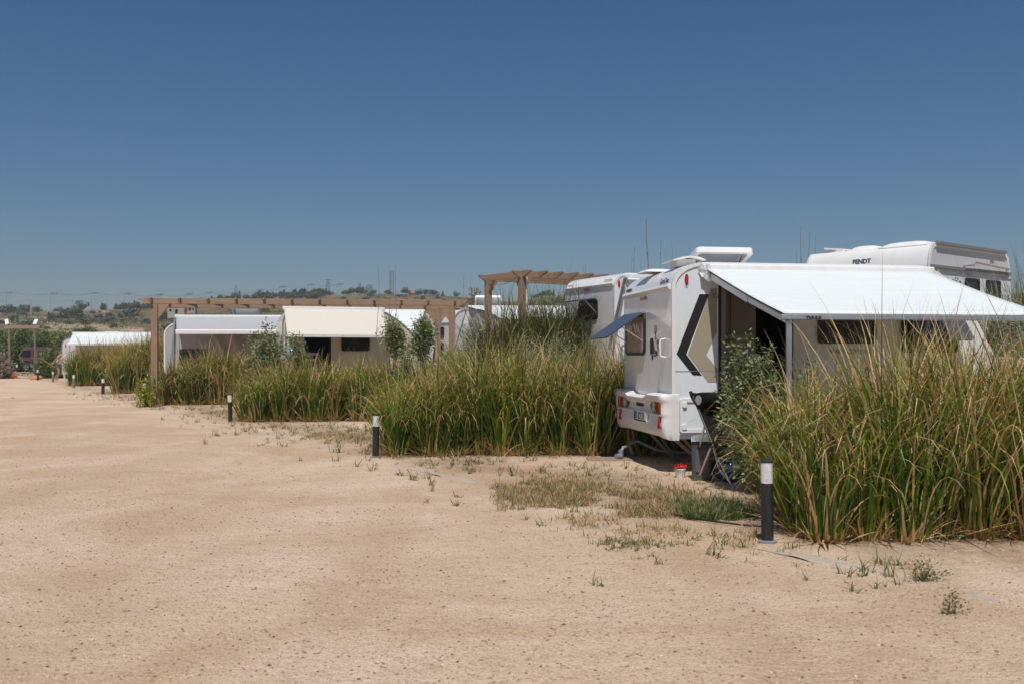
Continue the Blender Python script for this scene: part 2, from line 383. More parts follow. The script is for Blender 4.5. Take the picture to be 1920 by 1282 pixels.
def hill_mat():
    m, t, b = nodes("dry_hillside"); v = coords(t)
    n1 = noise(t, v, 0.035, 7, 0.65, 0.6); n2 = noise(t, v, 0.28, 6, 0.7); n3 = noise(t, v, 0.09, 4, 0.6, 1.0)
    c = mixc(t, ramp(t, n1, [(0.36, 0.0), (0.6, 1.0)]), (0.105, 0.088, 0.048), (0.25, 0.17, 0.10))
    c = mixc(t, ramp(t, n2, [(0.42, 0.0), (0.6, 0.85)]), c, (0.085, 0.09, 0.04))
    c = mixc(t, ramp(t, n3, [(0.58, 0.0), (0.68, 0.5)]), c, (0.26, 0.16, 0.02))
    c = mixc(t, ramp(t, n2, [(0.2, 0.7), (0.36, 0.0)]), c, (0.34, 0.26, 0.17))
    a = N(t, "ShaderNodeAttribute"); a.attribute_name = "tone"
    ml = N(t, "ShaderNodeMath", operation='MULTIPLY'); t.links.new(a.outputs["Fac"], ml.inputs[0]); t.links.new(ramp(t, noise(t, v, 0.6, 5, 0.75), [(0.38, 0.25), (0.55, 1.0)]), ml.inputs[1])
    c = mixc(t, ml.outputs[0], c, (0.42, 0.325, 0.22))
    t.links.new(c, b.inputs["Base Color"]); b.inputs["Roughness"].default_value = 1.0; b.inputs["Specular IOR Level"].default_value = 0.05
    bump(t, b, n2, 1.0, 1.0); return m

DIRX, DIRY = 0.989, 0.148
ROWS = [  # origin x, y, dir deg, length, depth, height
    (2.50, 8.02, 2.0, 4.2, 1.4, 1.22), (-1.65, 14.75, 4.0, 4.7, 1.6, 1.36), (-5.85, 22.5, 6.0, 7.2, 1.6, 1.22),
    (-10.4, 30.3, 6.0, 5.2, 1.5, 1.32), (-15.3, 39.5, 6.0, 5.6, 1.7, 1.62), (-21.6, 49.6, 3.0, 6.6, 1.7, 1.5), (-25.3, 60.0, 5.0, 5.2, 2.2, 1.6)]
def polar(name, radii, angs, mat, tonef):
    rr, aa = np.meshgrid(radii, angs, indexing='ij'); x = rr*np.sin(aa); y = rr*np.cos(aa); z = gz(x, y)
    nr, na = rr.shape; idx = np.arange(nr*na).reshape(nr, na); nxt = np.roll(idx, -1, axis=1)
    f = np.stack([idx[:-1], nxt[:-1], nxt[1:], idx[1:]], -1).reshape(-1, 4)[:, ::-1]
    o = np_mesh(name, np.stack([x, y, z], -1).reshape(-1, 3), f, mat, tone=tonef(x, y).ravel(), smooth=True)
    return o
def near_tone(x, y):
    s = (x-1.98)*0.866 + (y-7.86)*0.5; al = -(x-1.98)*0.5 + (y-7.86)*0.866
    wob = (fbm(x*0.9, y*0.9, 4, 3)-0.5)*3.0
    band = np.clip(1-np.abs(s-0.9+wob*0.7)/1.0, 0, 1)*0.75*sst((al+3.0)/2)
    t = band
    for ox, oy, dg, L, D, H in ROWS:
        a = math.radians(dg); u = (x-ox)*math.cos(a)+(y-oy)*math.sin(a); v = -(x-ox)*math.sin(a)+(y-oy)*math.cos(a)
        ex = np.maximum(np.maximum(-u-0.1, u-L), 0); ey = np.maximum(np.maximum(-v-0.12, v-D), 0)
        t = np.maximum(t, 1-np.clip(np.hypot(ex, ey)/0.35, 0, 1))
    t = np.maximum(t, sst((s-6)/4)*0.7)
    left = sst((-(x+0.55*y) - 3.5)/2.0)*0.25
    return np.clip(np.maximum(t, left*(y > 5)), 0, 1)
def hill_tone(x, y):
    r = np.hypot(x, y); pxx = CX + F*x/np.maximum(y, 1.0); py = HY - (gz(x, y)-EYE)/np.maximum(y, 1)*F
    t = np.zeros_like(x)
    def line(pts, wd):
        nonlocal t
        yy = np.interp(pxx, [p[0] for p in pts], [p[1] for p in pts]); inside = (pxx > pts[0][0]) & (pxx < pts[-1][0])
        t = np.maximum(t, np.where(inside, np.clip(1.4-np.abs(py-yy)/wd, 0, 1), 0))
    line([(15, 606), (50, 613), (75, 618), (130, 622), (260, 624)], 1.5)
    line([(0, 598), (40, 602), (80, 604), (120, 607)], 1.0)
    line([(85, 614), (110, 611), (160, 612), (215, 616), (270, 620)], 5.0)
    line([(178, 585), (205, 584.5)], 1.6)
    line([(60, 594), (90, 597)], 1.0)
    line([(590, 583), (700, 580), (800, 577), (900, 580)], 3.5)
    line([(500, 570), (560, 568), (640, 571)], 1.2)
    return np.where(y > 20, t, 0)
fine_a = np.radians(np.arange(-31, 31, 0.1))
side_a = np.radians(np.concatenate([np.arange(31, 180, 2.0), np.arange(-180, -31, 2.0)]))
angs = np.sort(np.concatenate([fine_a, side_a]))
g = polar("ground", np.concatenate([[0.02], np.geomspace(1.0, 78, 190)]), angs, ground_mat(), near_tone); tag(g, kind="structure")
g2 = polar("hillside", np.concatenate([np.linspace(75, 170, 40), np.linspace(175, 450, 70), np.geomspace(470, 1600, 14)]), angs, hill_mat(), hill_tone); tag(g2, kind="structure")
g2.location.z = -0.004

# grey edging strip of the verge, half buried: it rises and dips through the gravel
KX, KY = -0.5, 0.866
aa = np.arange(-6, 46, 0.05); vv = np.linspace(-0.10, 0.10, 9); A_, V_ = np.meshgrid(aa, vv, indexing='ij')
wob = (fbm(A_*0.5, A_*0+3.3, 3, 31)-0.5)*0.16; vr_ = V_*(0.75+0.5*fbm(A_*2.0, A_*0+1.7, 3, 33))
x = 2.0+KX*A_+0.866*(vr_+wob); y = 7.45+KY*A_+0.5*(vr_+wob)
z = gz(x, y)+(fbm(A_*0.9, V_*5+9, 4, 35)-0.47+0.07*(A_<-0.3)+(fbm(A_*5, V_*22+3, 3, 41)-0.5)*0.5)*0.055-0.12*np.abs(V_)**1.5-0.004
idx = np.arange(x.size).reshape(x.shape); f = np.stack([idx[:-1, :-1], idx[1:, :-1], idx[1:, 1:], idx[:-1, 1:]], -1).reshape(-1, 4)
M['drain'] = plain("edging_concrete", (0.42, 0.36, 0.30), 0.9, var=0.4, vs=14, dirt=(0.52, 0.39, 0.27), dirt_amt=0.9, bs=0.6, bscale=60)
tag(np_mesh("kerb_strip", np.stack([x, y, z], -1).reshape(-1, 3), f, M['drain'], smooth=True), kind="structure")
# loose stones on the gravel
def stones(name, n, xr, yr, s0, s1, mat, cond=None):
    base = np.array([(1,0,0),(-1,0,0),(0,1,0),(0,-1,0),(0,0,1),(0,0,-1)], float); fc = np.array([(0,2,4),(2,1,4),(1,3,4),(3,0,4),(2,0,5),(1,2,5),(3,1,5),(0,3,5)])
    y = yr[0]*np.exp(NR.rand(n)*math.log(yr[1]/yr[0])); x = (NR.rand(n)*2-1)*(y*0.55+0.4)
    s = (s0 + (s1-s0)*NR.rand(n)**4)
    P = base[None]*(s[:, None, None]*(0.6+0.6*NR.rand(n, 6, 1)))*np.array([1, 1, 0.55]); a = NR.rand(n)*6.28
    X = P[..., 0]*np.cos(a)[:, None]-P[..., 1]*np.sin(a)[:, None]; Y = P[..., 0]*np.sin(a)[:, None]+P[..., 1]*np.cos(a)[:, None]
    V = np.stack([X+x[:, None], Y+y[:, None], P[..., 2]+gz(x, y)[:, None]+s[:, None]*0.1], -1).reshape(-1, 3)
    Fc = (fc[None]+np.arange(n)[:, None, None]*6).reshape(-1, 3)
    return np_mesh(name, V, Fc, mat, tone=np.repeat(NR.rand(n), 6))
peb = tone_mat("pebble_stone", [(0.0, (0.10, 0.065, 0.04)), (0.45, (0.36, 0.25, 0.16)), (0.8, (0.52, 0.39, 0.27)), (1.0, (0.60, 0.48, 0.36))], 0.9, 0.0)
tag(stones("gravel", 60000, (0, 0), (2.2, 22), 0.003, 0.014, peb), "small loose tan stones scattered over the gravel road", "gravel", kind="stuff")

# ------------------------------------------------------------------ grass and shrubs
def blade_mesh(name, base, az, L, th0, th1, pw, wd, t0, t1, t2, mat, segs=8, parent=None, twist=None):
    n = len(base); ts = np.linspace(0, 1, segs+1)
    th = th0[:, None] + (th1-th0)[:, None]*((ts[None]+(1/segs)/2)**pw[:, None])
    st = L[:, None]/segs
    h = np.cumsum(np.concatenate([np.zeros((n, 1)), (np.sin(th)*st)[:, :-1]], 1), 1); z = np.cumsum(np.concatenate([np.zeros((n, 1)), (np.cos(th)*st)[:, :-1]], 1), 1)
    side = (NR.rand(n, 1)-0.5)*0.35*L[:, None]*ts[None]**2
    cx = base[:, 0:1]+h*np.cos(az)[:, None]-side*np.sin(az)[:, None]; cy = base[:, 1:2]+h*np.sin(az)[:, None]+side*np.cos(az)[:, None]; cz = base[:, 2:3]+z
    wa = az+np.pi/2+NR.randn(n)*0.7
    w = wd[:, None]*np.clip(1.05-ts[None]**2.2, 0.06, 1)
    dx = np.cos(wa)[:, None]*w/2; dy = np.sin(wa)[:, None]*w/2
    V = np.stack([np.stack([cx-dx, cy-dy, cz], -1), np.stack([cx+dx, cy+dy, cz], -1)], 2)
    T = np.where(ts[None] < 0.14, t0[:, None]+(t1-t0)[:, None]*(ts[None]/0.14), t1[:, None]+(t2-t1)[:, None]*np.clip((ts[None]-0.35)/0.65, 0, 1)**1.4)
    T = np.repeat(T[:, :, None], 2, 2).ravel()
    idx = np.arange(n*(segs+1)*2).reshape(n, segs+1, 2)
    f = np.stack([idx[:, :-1, 0], idx[:, :-1, 1], idx[:, 1:, 1], idx[:, 1:, 0]], -1).reshape(-1, 4)
    return np_mesh(name, V.reshape(-1, 3), f, mat, tone=np.clip(T, 0, 1), parent=parent)
def hedge(name, ox, oy, deg, L, D, H, label, cat="grass", sp=0.30, per=95, mat=None, wd=0.010, dry=0.35, tips=0.0, group=None, straw=True, hf=None):
    a = math.radians(deg); bases = []; azs = []; Ls = []; th0 = []; th1 = []; pw = []; t0 = []; t1 = []; t2 = []; ws = []
    nu = max(1, int(L/sp)); nv = max(1, int(D/sp))
    for i in range(nu+1):
        for j in range(nv+1):
            u = i*sp+R.uniform(-0.12, 0.12); v = j*sp+R.uniform(-0.1, 0.12)
            cx = ox+u*math.cos(a)-v*math.sin(a); cy = oy+u*math.sin(a)+v*math.cos(a)
            n = int(per*R.uniform(0.7, 1.2)); bias = R.uniform(-0.10, 0.12); ch = H*R.uniform(0.80, 1.08)*(0.82+0.36*float(fbm(np.array(cx*0.9), np.array(cy*0.9), 2, 77)))*(hf(u) if hf else 1)
            dryc = dry*R.uniform(0.4, 1.7)
            edge = (i == 0 or i == nu or j == 0)
            ang = NR.rand(n)*6.283; rad = np.sqrt(NR.rand(n))*0.15
            bx = cx+np.cos(ang)*rad; by = cy+np.sin(ang)*rad
            bases.append(np.stack([bx, by, gz(bx, by)-0.01], -1)); azs.append(ang+NR.randn(n)*0.5)
            l = ch*(0.6+0.5*NR.rand(n)**0.7); 
            tip = NR.rand(n) < tips; l = np.where(tip, l*1.22, l); Ls.append(l*1.08)
            q0 = np.radians(2+rad/0.15*(24 if edge else 13)*NR.rand(n)); th0.append(q0)
            hk = NR.rand(n) < 0.62; th1.append(q0+np.radians(np.where(hk, 85+95*NR.rand(n), 8+34*NR.rand(n)))); pw.append(np.where(hk, 1.7+2.2*NR.rand(n), 1.5+2*NR.rand(n)))
            isdry = NR.rand(n) < dryc*0.36
            g = np.clip(0.22+bias+NR.randn(n)*0.11, 0.0, 0.55)
            t1.append(np.where(isdry, 0.66+0.3*NR.rand(n), g)); t2.append(np.where(isdry, 0.75+0.25*NR.rand(n), np.clip(g+0.08+0.8*NR.rand(n)**1.15, 0, 1)))
            t0.append(0.6+0.3*NR.rand(n)); ws.append(wd*(0.6+0.8*NR.rand(n)))
            if straw and (edge or R.random() < 0.2):
                n = int(per*0.60); ang = NR.rand(n)*6.283; rad = np.sqrt(NR.rand(n))*0.16
                bx = cx+np.cos(ang)*rad; by = cy+np.sin(ang)*rad
                bases.append(np.stack([bx, by, gz(bx, by)-0.01], -1)); azs.append(ang+NR.randn(n)*0.4); Ls.append(0.12+0.42*NR.rand(n)**1.4)
                q0 = np.radians(15+68*NR.rand(n)); th0.append(q0); th1.append(q0+np.radians(5+50*NR.rand(n))); pw.append(0.8+NR.rand(n))
                t0.append(0.62+0.3*NR.rand(n)); t1.append(0.64+0.34*NR.rand(n)); t2.append(0.7+0.3*NR.rand(n)); ws.append(wd*(0.7+0.9*NR.rand(n)))
    c = np.concatenate
    o = blade_mesh(name, c(bases), c(azs), c(Ls), c(th0), c(th1), c(pw), c(ws), c(t0), c(t1), c(t2), mat or M['reed'])
    return tag(o, label, cat, group, kind="stuff")

def leaf_cloud(tips, n_per, spread, ls, lw, tone_fn=None, up=0.5, shape4=True):
    """small leaf faces round given tips: returns verts, faces, tone"""
    tips = np.asarray(tips, float); k = len(tips); n = k*n_per
    c = np.repeat(tips, n_per, 0) + NR.randn(n, 3)*spread
    d = NR.randn(n, 3); d[:, 2] = np.abs(d[:, 2])*up+d[:, 2]*(1-up)
    d += (c-np.repeat(tips, n_per, 0))/max(spread, 1e-6)*0.6; d /= np.linalg.norm(d, axis=1, keepdims=True)
    s = np.cross(d, NR.randn(n, 3)); s /= np.linalg.norm(s, axis=1, keepdims=True)
    l = ls*(0.6+0.8*NR.rand(n, 1)); wv = lw*(0.6+0.8*NR.rand(n, 1))
    V = np.stack([c, c+d*l*0.5+s*wv, c+d*l, c+d*l*0.5-s*wv], 1).reshape(-1, 3)
    f = np.arange(n*4).reshape(n, 4)
    base = np.repeat(NR.rand(k)*0.5, n_per)+NR.rand(n)*0.5
    return V, f, np.repeat(base, 4)
def shrub(name, x, y, r, h, label, cat="shrub", mat=None, n_br=16, n_leaf=34, ls=0.05, lw=0.008, spread=0.07, z0=None, trunk_h=0.0, parts=("stems", "foliage"), group=None, lean=(0, 0), low=0.15, stem_r=0.014, smat=None, top=1.0, nlobe=None):
    z = gzf(x, y) if z0 is None else z0
    root = empty(name, (x, y, z), 0, label, cat, group)
    mb = MB(); tips = []
    if trunk_h > 0:
        mb.tube([(0, 0, -0.05), (lean[0]*trunk_h*0.5+0.02, 0.01, trunk_h*0.5), (lean[0]*trunk_h, lean[1]*trunk_h, trunk_h)], [stem_r*2.2, stem_r*1.9, stem_r*1.6], 7)
    nl = nlobe or max(4, n_br//6); lobes = []
    for i in range(nl):
        t = (i+0.5)/nl; zz = low+(1-low)*t; lobes.append((R.uniform(0, 6.283), r*R.uniform(0.15, 0.95)*(1-0.65*max(0, t-0.35)), zz*h*R.uniform(0.93, 1.0)))
    for i in range(n_br):
        la, lr, lz = lobes[i % nl]; a = la; rr = max(0, lr+R.gauss(0, 0.16)*r); a += R.gauss(0, 0.45)
        zz = min(h, lz+R.gauss(0, 0.06)*h)
        end = Vector((lean[0]*zz+math.cos(a)*rr, lean[1]*zz+math.sin(a)*rr, zz))
        st = Vector((lean[0]*trunk_h, lean[1]*trunk_h, trunk_h)) if trunk_h > 0 else Vector((R.uniform(-.05, .05), R.uniform(-.05, .05), 0))
        if end.z < st.z: st = Vector((0, 0, max(0, end.z-0.25)))
        mid = st.lerp(end, 0.55)+Vector((R.uniform(-.1, .1)*r, R.uniform(-.1, .1)*r, 0.08*h))
        mb.tube([st, mid, end], [stem_r, stem_r*0.7, stem_r*0.3], 5, cap=False)
        for q in (0.5, 0.68, 0.84, 1.0):
            p = st.lerp(mid, q*2) if q < 0.5 else mid.lerp(end, (q-0.5)*2)
            if p.z > low*h*0.7: tips.append(p + Vector((R.gauss(0, spread), R.gauss(0, spread), R.gauss(0, spread))))
    mb.build(parts[0], smat or M['bark'], root, recalc=False)
    V, f, tn = leaf_cloud(tips, n_leaf, spread, ls, lw)
    V[:, 2] = np.maximum(V[:, 2], 0.01)
    np_mesh(parts[1], V, f, mat or M['olive'], tone=tn, parent=root)
    return root
ROW_LABELS = ["tall green and straw grass hedge at right edge, behind the nearest bollard lamp", "tall green grass hedge left of the white caravan's open rear window flap",
    "tall grass hedge in front of the cream awning caravan", "tall grass hedge right of the near pergola post, below the grey awning",
    "grass hedge left of the near pergola post with the yellow leaved climber", "distant grass hedge in front of the farthest white awning", "farthest grass hedge beside the walking person"]
for i, (ox, oy, dg, L, D, H) in enumerate(ROWS):
    near = i < 2
    hedge("tall_grass", ox, oy, dg, L, D, H*(1.33, 1.13, 1.13, 1.22, 1.42, 1.48, 1.25)[i], ROW_LABELS[i], sp=(0.27, 0.30, 0.33, 0.33, 0.38, 0.42, 0.48)[i], per=(100, 100, 100, 98, 95, 80, 70)[i],
          wd=(0.0155, 0.019, 0.023, 0.026, 0.030, 0.034, 0.036)[i], dry=(0.82, 0.50, 0.52, 0.8, 0.5, 0.4, 0.4)[i], tips=(0.03, 0.05, 0.10, 0.05, 0.06, 0.06, 0.03)[i], group="rows of tall grass between the pitches",
          hf=(lambda u: 0.72+0.30*min(1, u/1.0) + (0.12 if u > 2.6 else 0)) if i == 0 else ((lambda u: 0.78+0.22*min(1, u/0.8)) if i < 6 else None))
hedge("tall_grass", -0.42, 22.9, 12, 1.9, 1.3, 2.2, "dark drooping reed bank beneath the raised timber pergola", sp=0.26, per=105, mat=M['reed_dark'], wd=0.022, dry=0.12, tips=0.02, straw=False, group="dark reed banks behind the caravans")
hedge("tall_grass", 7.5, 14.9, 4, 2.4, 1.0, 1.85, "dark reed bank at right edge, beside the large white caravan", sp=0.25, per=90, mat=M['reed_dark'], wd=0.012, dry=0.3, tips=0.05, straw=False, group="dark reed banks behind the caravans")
# foreground clumps beside the caravan door
shrub("olive_shrub", 2.56, 10.75, 0.30, 1.54, "leafy olive shrub in front of the open caravan door", n_br=80, n_leaf=34, ls=0.055, lw=0.011, spread=0.055, low=0.2, group="olive shrubs between the pitches", lean=(0.0, 0))
shrub("olive_shrub", 3.02, 10.4, 0.2, 1.42, "thin olive shrub below the awning leg, rising from the near grass", n_br=24, n_leaf=22, ls=0.05, lw=0.010, spread=0.06, low=0.3, group="olive shrubs between the pitches")
shrub("olive_shrub", -5.95, 24.2, 0.5, 2.05, "bushy olive shrub between the grey awning and the cream caravan", n_br=56, n_leaf=34, ls=0.085, lw=0.017, spread=0.085, low=0.2, lean=(0.12, 0), group="olive shrubs between the pitches")
shrub("olive_shrub", -5.0, 23.5, 0.16, 1.98, "small olive shrub in front of the cream caravan's orange lamp", n_br=22, n_leaf=26, ls=0.075, lw=0.014, spread=0.06, low=0.5, group="olive shrubs between the pitches")
shrub("olive_tree", -2.65, 22.9, 0.12, 2.2, "slim young olive tree with straight grey trunk right of the cream awning", "tree", n_br=24, n_leaf=30, ls=0.075, lw=0.014, spread=0.065, low=0.66, trunk_h=1.5, parts=("trunk", "crown"), stem_r=0.022, group="young olive trees")
shrub("olive_tree", -2.12, 23.0, 0.20, 2.22, "bushier young olive tree in front of the twin window grey caravan", "tree", n_br=30, n_leaf=30, ls=0.075, lw=0.014, spread=0.075, low=0.70, trunk_h=1.5, parts=("trunk", "crown"), stem_r=0.022, lean=(0.05, 0), group="young olive trees")
shrub("olive_shrub", -2.38, 22.6, 0.16, 1.75, "loose olive shrub low between the two young olive trees", n_br=20, n_leaf=16, ls=0.075, lw=0.013, spread=0.06, low=0.5, group="olive shrubs between the pitches")
shrub("olive_shrub", -1.35, 22.2, 0.2, 1.75, "small olive shrub at the foot of the low pergola's right corner post", n_br=14, n_leaf=22, ls=0.08, lw=0.013, spread=0.08, low=0.6, group="olive shrubs between the pitches")
shrub("twiggy_shrub", -0.85, 22.3, 0.3, 1.9, "thin reddish twigged shrub left of the tall pergola post", n_br=30, n_leaf=12, ls=0.07, lw=0.011, spread=0.10, low=0.4)
for k, (sx, sy, rr, hh, lb) in enumerate([(0.35, 18.6, 0.42, 1.66, "silvery fine leaved shrub behind the grass, left of the caravan pair"), (0.85, 18.9, 0.45, 1.74, "silvery grey shrub under the second caravan's rear window"), (7.2, 14.6, 0.6, 1.55, "silvery shrub at right edge under the awning corner"), (8.0, 14.4, 0.5, 1.9, "pale silvery shrub above the awning corner, at right edge")]):
    shrub("silver_shrub", sx, sy, rr, hh, lb, mat=M['silver'], n_br=60, n_leaf=46, ls=0.035, lw=0.006, spread=0.07, low=0.2, group="silvery shrubs")
shrub("green_shrub", 6.40, 14.9, 0.22, 2.0, "green leafy shrub between the main caravan's nose and the larger caravan", mat=M['olive'], n_br=20, n_leaf=30, ls=0.07, lw=0.014, spread=0.08, low=0.5)
shrub("climber", -10.48, 28.95, 0.24, 0.85, "yellow leaved climber round the foot of the near pergola post", "climbing plant", mat=M['yellow_leaf'], n_br=26, n_leaf=9, ls=0.07, lw=0.022, spread=0.08, low=0.05)
# thicket at far left
thick = [((q-960)/1900*Y_, Y_, r_, h_) for q, Y_, r_, h_ in [(-5, 77, 2.0, 2.5), (28, 79, 1.9, 2.6), (52, 80, 1.7, 2.5), (79, 78, 1.9, 2.5), (6, 71, 0.8, 1.5), (97, 68.0, 0.35, 1.15), (106, 67.5, 0.4, 1.1), (126, 72, 1.2, 2.3), (20, 85, 2.2, 2.7), (100, 84, 2.0, 2.8), (62, 86, 2.2, 2.8), (150, 82, 2.4, 3.1)]]
tl = ["dense green bush cut by the left edge of the photo", "broad green bush behind the parked car", "green bush behind the lamp frame's right post", "green bush behind the stick fence", "low dusty bush left of the parked car", "rounded grey green bush right of the stick fence", "small bush beside the walking person", "tall bush left of the farthest caravan's rear",
      "dark bush behind the lamp frame's left half", "dark bush farthest back, left of the farthest caravan", "dark bush behind the lamp frame's right half", "tall dark bush rising over the farthest caravan's awning end"]
for (bx, by, br, bh), lb in zip(thick, tl):
    shrub("bush", bx, by, br, bh, lb, "bush", mat=M['bush'], n_br=70, n_leaf=70, ls=0.16, lw=0.042, spread=0.24, low=0.05, group="bushes at the end of the road", stem_r=0.03)
shrub("dry_bush", -33.6, 66.0, 0.28, 1.1, "dead brown bush at the left edge beside the stones", "bush", mat=tone_mat("dry_twigs", [(0, (0.20, 0.155, 0.115)), (1, (0.42, 0.34, 0.26))]), n_br=50, n_leaf=22, ls=0.25, lw=0.03, spread=0.25, low=0.05)

# weeds and dry litter grass on the verge
def tufts(name, pts, mat, label, cat, h=(0.04, 0.14), per=14, wd=0.006, dry=0.5, spr=0.06):
    bs = []; hh = []
    for (x, y, s) in pts:
        n = max(3, int(per*s)); a = NR.rand(n)*6.283; r = NR.rand(n)*spr*s; bx = x+np.cos(a)*r; by = y+np.sin(a)*r
        bs.append(np.stack([bx, by, gz(bx, by)-0.003], -1)); hh.append((h[0]+(h[1]-h[0])*NR.rand(n)**1.5)*s)
    b = np.concatenate(bs); l = np.concatenate(hh); n = len(b)
    q0 = np.radians(5+60*NR.rand(n)); d = NR.rand(n) < dry
    o = blade_mesh(name, b, NR.rand(n)*6.283, l, q0, q0+np.radians(60*NR.rand(n)), 1+NR.rand(n), wd*(0.6+0.9*NR.rand(n)), np.where(d, .8, .3), np.where(d, 0.65+0.35*NR.rand(n), 0.45*NR.rand(n)), np.where(d, 0.7+0.3*NR.rand(n), 0.3+0.3*NR.rand(n)), mat, segs=3)
    return tag(o, label, cat, kind="stuff")
pts = []
for _ in range(1700):
    al = 40*R.random()**1.6-1.5; s = R.gauss(1.0, 0.95); x = 1.98-0.5*al+0.866*s; y = 7.86+0.866*al+0.5*s
    if fbm(np.array(x*0.8), np.array(y*0.8), 3, 9) > 0.43: pts.append((x, y, R.uniform(0.4, 1.3)))
tufts("weeds", pts, M['weed'], "small sparse weeds along the verge by the bollard lamps", "weeds", per=13, wd=0.008, dry=0.4, h=(0.04, 0.17))
pts = []
for _ in range(2900):
    t = R.random(); cx = -0.15+2.15*R.random(); cy = 11.0-1.7*(cx+0.15)/2.15+R.gauss(0, 0.75)
    if fbm(np.array(cx*1.6), np.array(cy*1.6), 3, 21) > 0.40: pts.append((cx, cy, R.uniform(0.5, 1.2)))
for _ in range(260):
    cx = R.gauss(-3.0, 0.55); cy = 18.0+R.gauss(0, 0.5)-0.6*(cx+3.0); pts.append((cx, cy, R.uniform(0.5, 1.1)))
for _ in range(120):
    cx = R.gauss(-7.0, 0.4); cy = 25.5+R.gauss(0, 0.5); pts.append((cx, cy, R.uniform(0.6, 1.2)))
tufts("dry_grass", pts, M['weed'], "low matted dry grass patches on the verge", "dry grass", h=(0.03, 0.12), per=14, wd=0.006, dry=0.74, spr=0.10)
pts = [(1.55+R.random()*0.62, 8.9+R.random()*0.9, R.uniform(0.6, 1.2)) for _ in range(190)]
tufts("green_weeds", pts, M['weed'], "low bright green weeds left of the nearest bollard lamp", "weeds", h=(0.06, 0.2), per=16, wd=0.007, dry=0.05)
pts = [(R.gauss(0.92, 0.16), R.gauss(7.78, 0.12), 0.6) for _ in range(90)]
tufts("weed_tuft", pts, M['weed'], "flat olive weed tuft on the gravel left of the nearest bollard lamp", "weed", h=(0.04, 0.13), per=12, wd=0.006, dry=0.35)
for (wx, wy), lb in (((2.69, 6.5), "small green weed right of the nearest bollard, by the drain slabs"), ((2.46, 5.68), "small green weed lowest at the right of the gravel")):
    shrub("weed_plant", wx, wy, 0.09, 0.13, lb, "weed", mat=M['weed'], n_br=8, n_leaf=5, ls=0.022, lw=0.006, spread=0.02, low=0.1, stem_r=0.002)
# ------------------------------------------------------------------ caravans
side = lambda a, b, d: (a, -d, b)
rear = lambda a, b, d: (-d, a, b)
def outline(rt, re_a, re_b, top, front, zb=0.45):
    """rear bottom .. rear top ellipse .. roof .. front: list of (u, z)"""
    pts = [(0, zb), (0, 1.0), (0, rt)]
    for k in range(1, 9):
        a = math.pi/2*k/8; pts.append((re_a*(1-math.cos(a)), rt+re_b*math.sin(a)))
    nr = len(pts)
    return pts + list(front), nr
def hole_wall(mb, pts, y, holes, zb, mi, dy=0.0):
    """side wall under the outline, with rectangular holes"""
    us = sorted(set([round(p[0], 4) for p in pts]+[h for q in holes for h in q[:2]]))
    top = [(p[0], p[1]) for p in pts[2:]]
    tu = [p[0] for p in top]; mx = tu.index(max(tu)); tp = top[:mx+1]; lowp = top[mx:][::-1]
    tf = lambda u: float(np.interp(u, [p[0] for p in tp], [p[1] for p in tp]))
    bf = lambda u: float(np.interp(u, [p[0] for p in lowp], [p[1] for p in lowp])) if len(lowp) > 1 and u >= lowp[0][0] else zb
    for a, b in zip(us[:-1], us[1:]):
        if b-a < 1e-5: continue
        segs = [(bf(a), tf(a), bf(b), tf(b))]
        for h in holes:
            if a >= h[0]-1e-5 and b <= h[1]+1e-5: segs = [(bf(a), h[2], bf(b), h[2]), (h[3], tf(a), h[3], tf(b))]
        for za0, za1, zb0, zb1 in segs:
            mb.add([(a, y, za0), (b, y, zb0), (b, y, zb1), (a, y, za1)], [(0, 1, 2, 3) if y <= 0.01 else (3, 2, 1, 0)], mi)
def edge_strip(pts, wid, fmap, d0, d1):
    """band just inside an open outline"""
    mb = MB(); n = len(pts); P = [Vector((p[0], p[1])) for p in pts]; ins = []
    for i in range(n):
        d = (P[min(i+1, n-1)]-P[max(i-1, 0)]).normalized(); ins.append(P[i]+Vector((d.y, -d.x))*wid)
    rows = []
    for i in range(n):
        a = P[i]; b = ins[i]
        rows.append([fmap(a.x, a.y, d0), fmap(a.x, a.y, d1), fmap(b.x, b.y, d1), fmap(b.x, b.y, d0), fmap(a.x, a.y, d0)])
    mb.grid(rows, smooth=False); return mb
def window(root, fmap, a0, a1, b0, b1, flap=None, pane='dark_glass', curtain=False, r=0.07, fl=None, frame='black_rubber'):
    f = MB().ring(rrect(a0, b0, a1, b1, r, 5), rrect(a0+.035, b0+.035, a1-.035, b1-.035, r*0.6, 5), fmap, -0.005, 0.028).build("window", M[frame], root)
    if curtain:
        rows = [[], []]
        for k in range(41):
            a = a0+.02+(a1-a0-.04)*k/40; d = 0.012+0.008*math.sin(k*1.15+math.sin(k*0.4)*2)
            rows[0].append(fmap(a, b0+.02, d)); rows[1].append(fmap(a, b1-.02, d))
        MB().grid(rows).build("curtain", M['curtain'], f)
    else:
        MB().prism(rrect(a0+.03, b0+.03, a1-.03, b1-.03, r*0.6, 5), fmap, 0.0, 0.012).build("pane", M[pane], f)
    if flap is not None:
        Lf = fl or (b1-b0); s, c = math.sin(flap), math.cos(flap)
        hb = b1+0.005
        def fm(a, t, d): return fmap(a, hb-t*c+d*s, 0.04+t*s+d*c)
        g_ = MB().prism(rrect(a0, 0, a1, Lf, 0.05, 4), fm, 0.0, 0.022).build("flap", M['flap_glass'], f, recalc=True)
        for a in (a0+.05, a1-.05):
            MB().tube([fmap(a, b0+0.35*(b1-b0), 0.03), fm(a, Lf*0.55, -0.005)], 0.008, 6).build("stay", M['metal'], f)
    return f
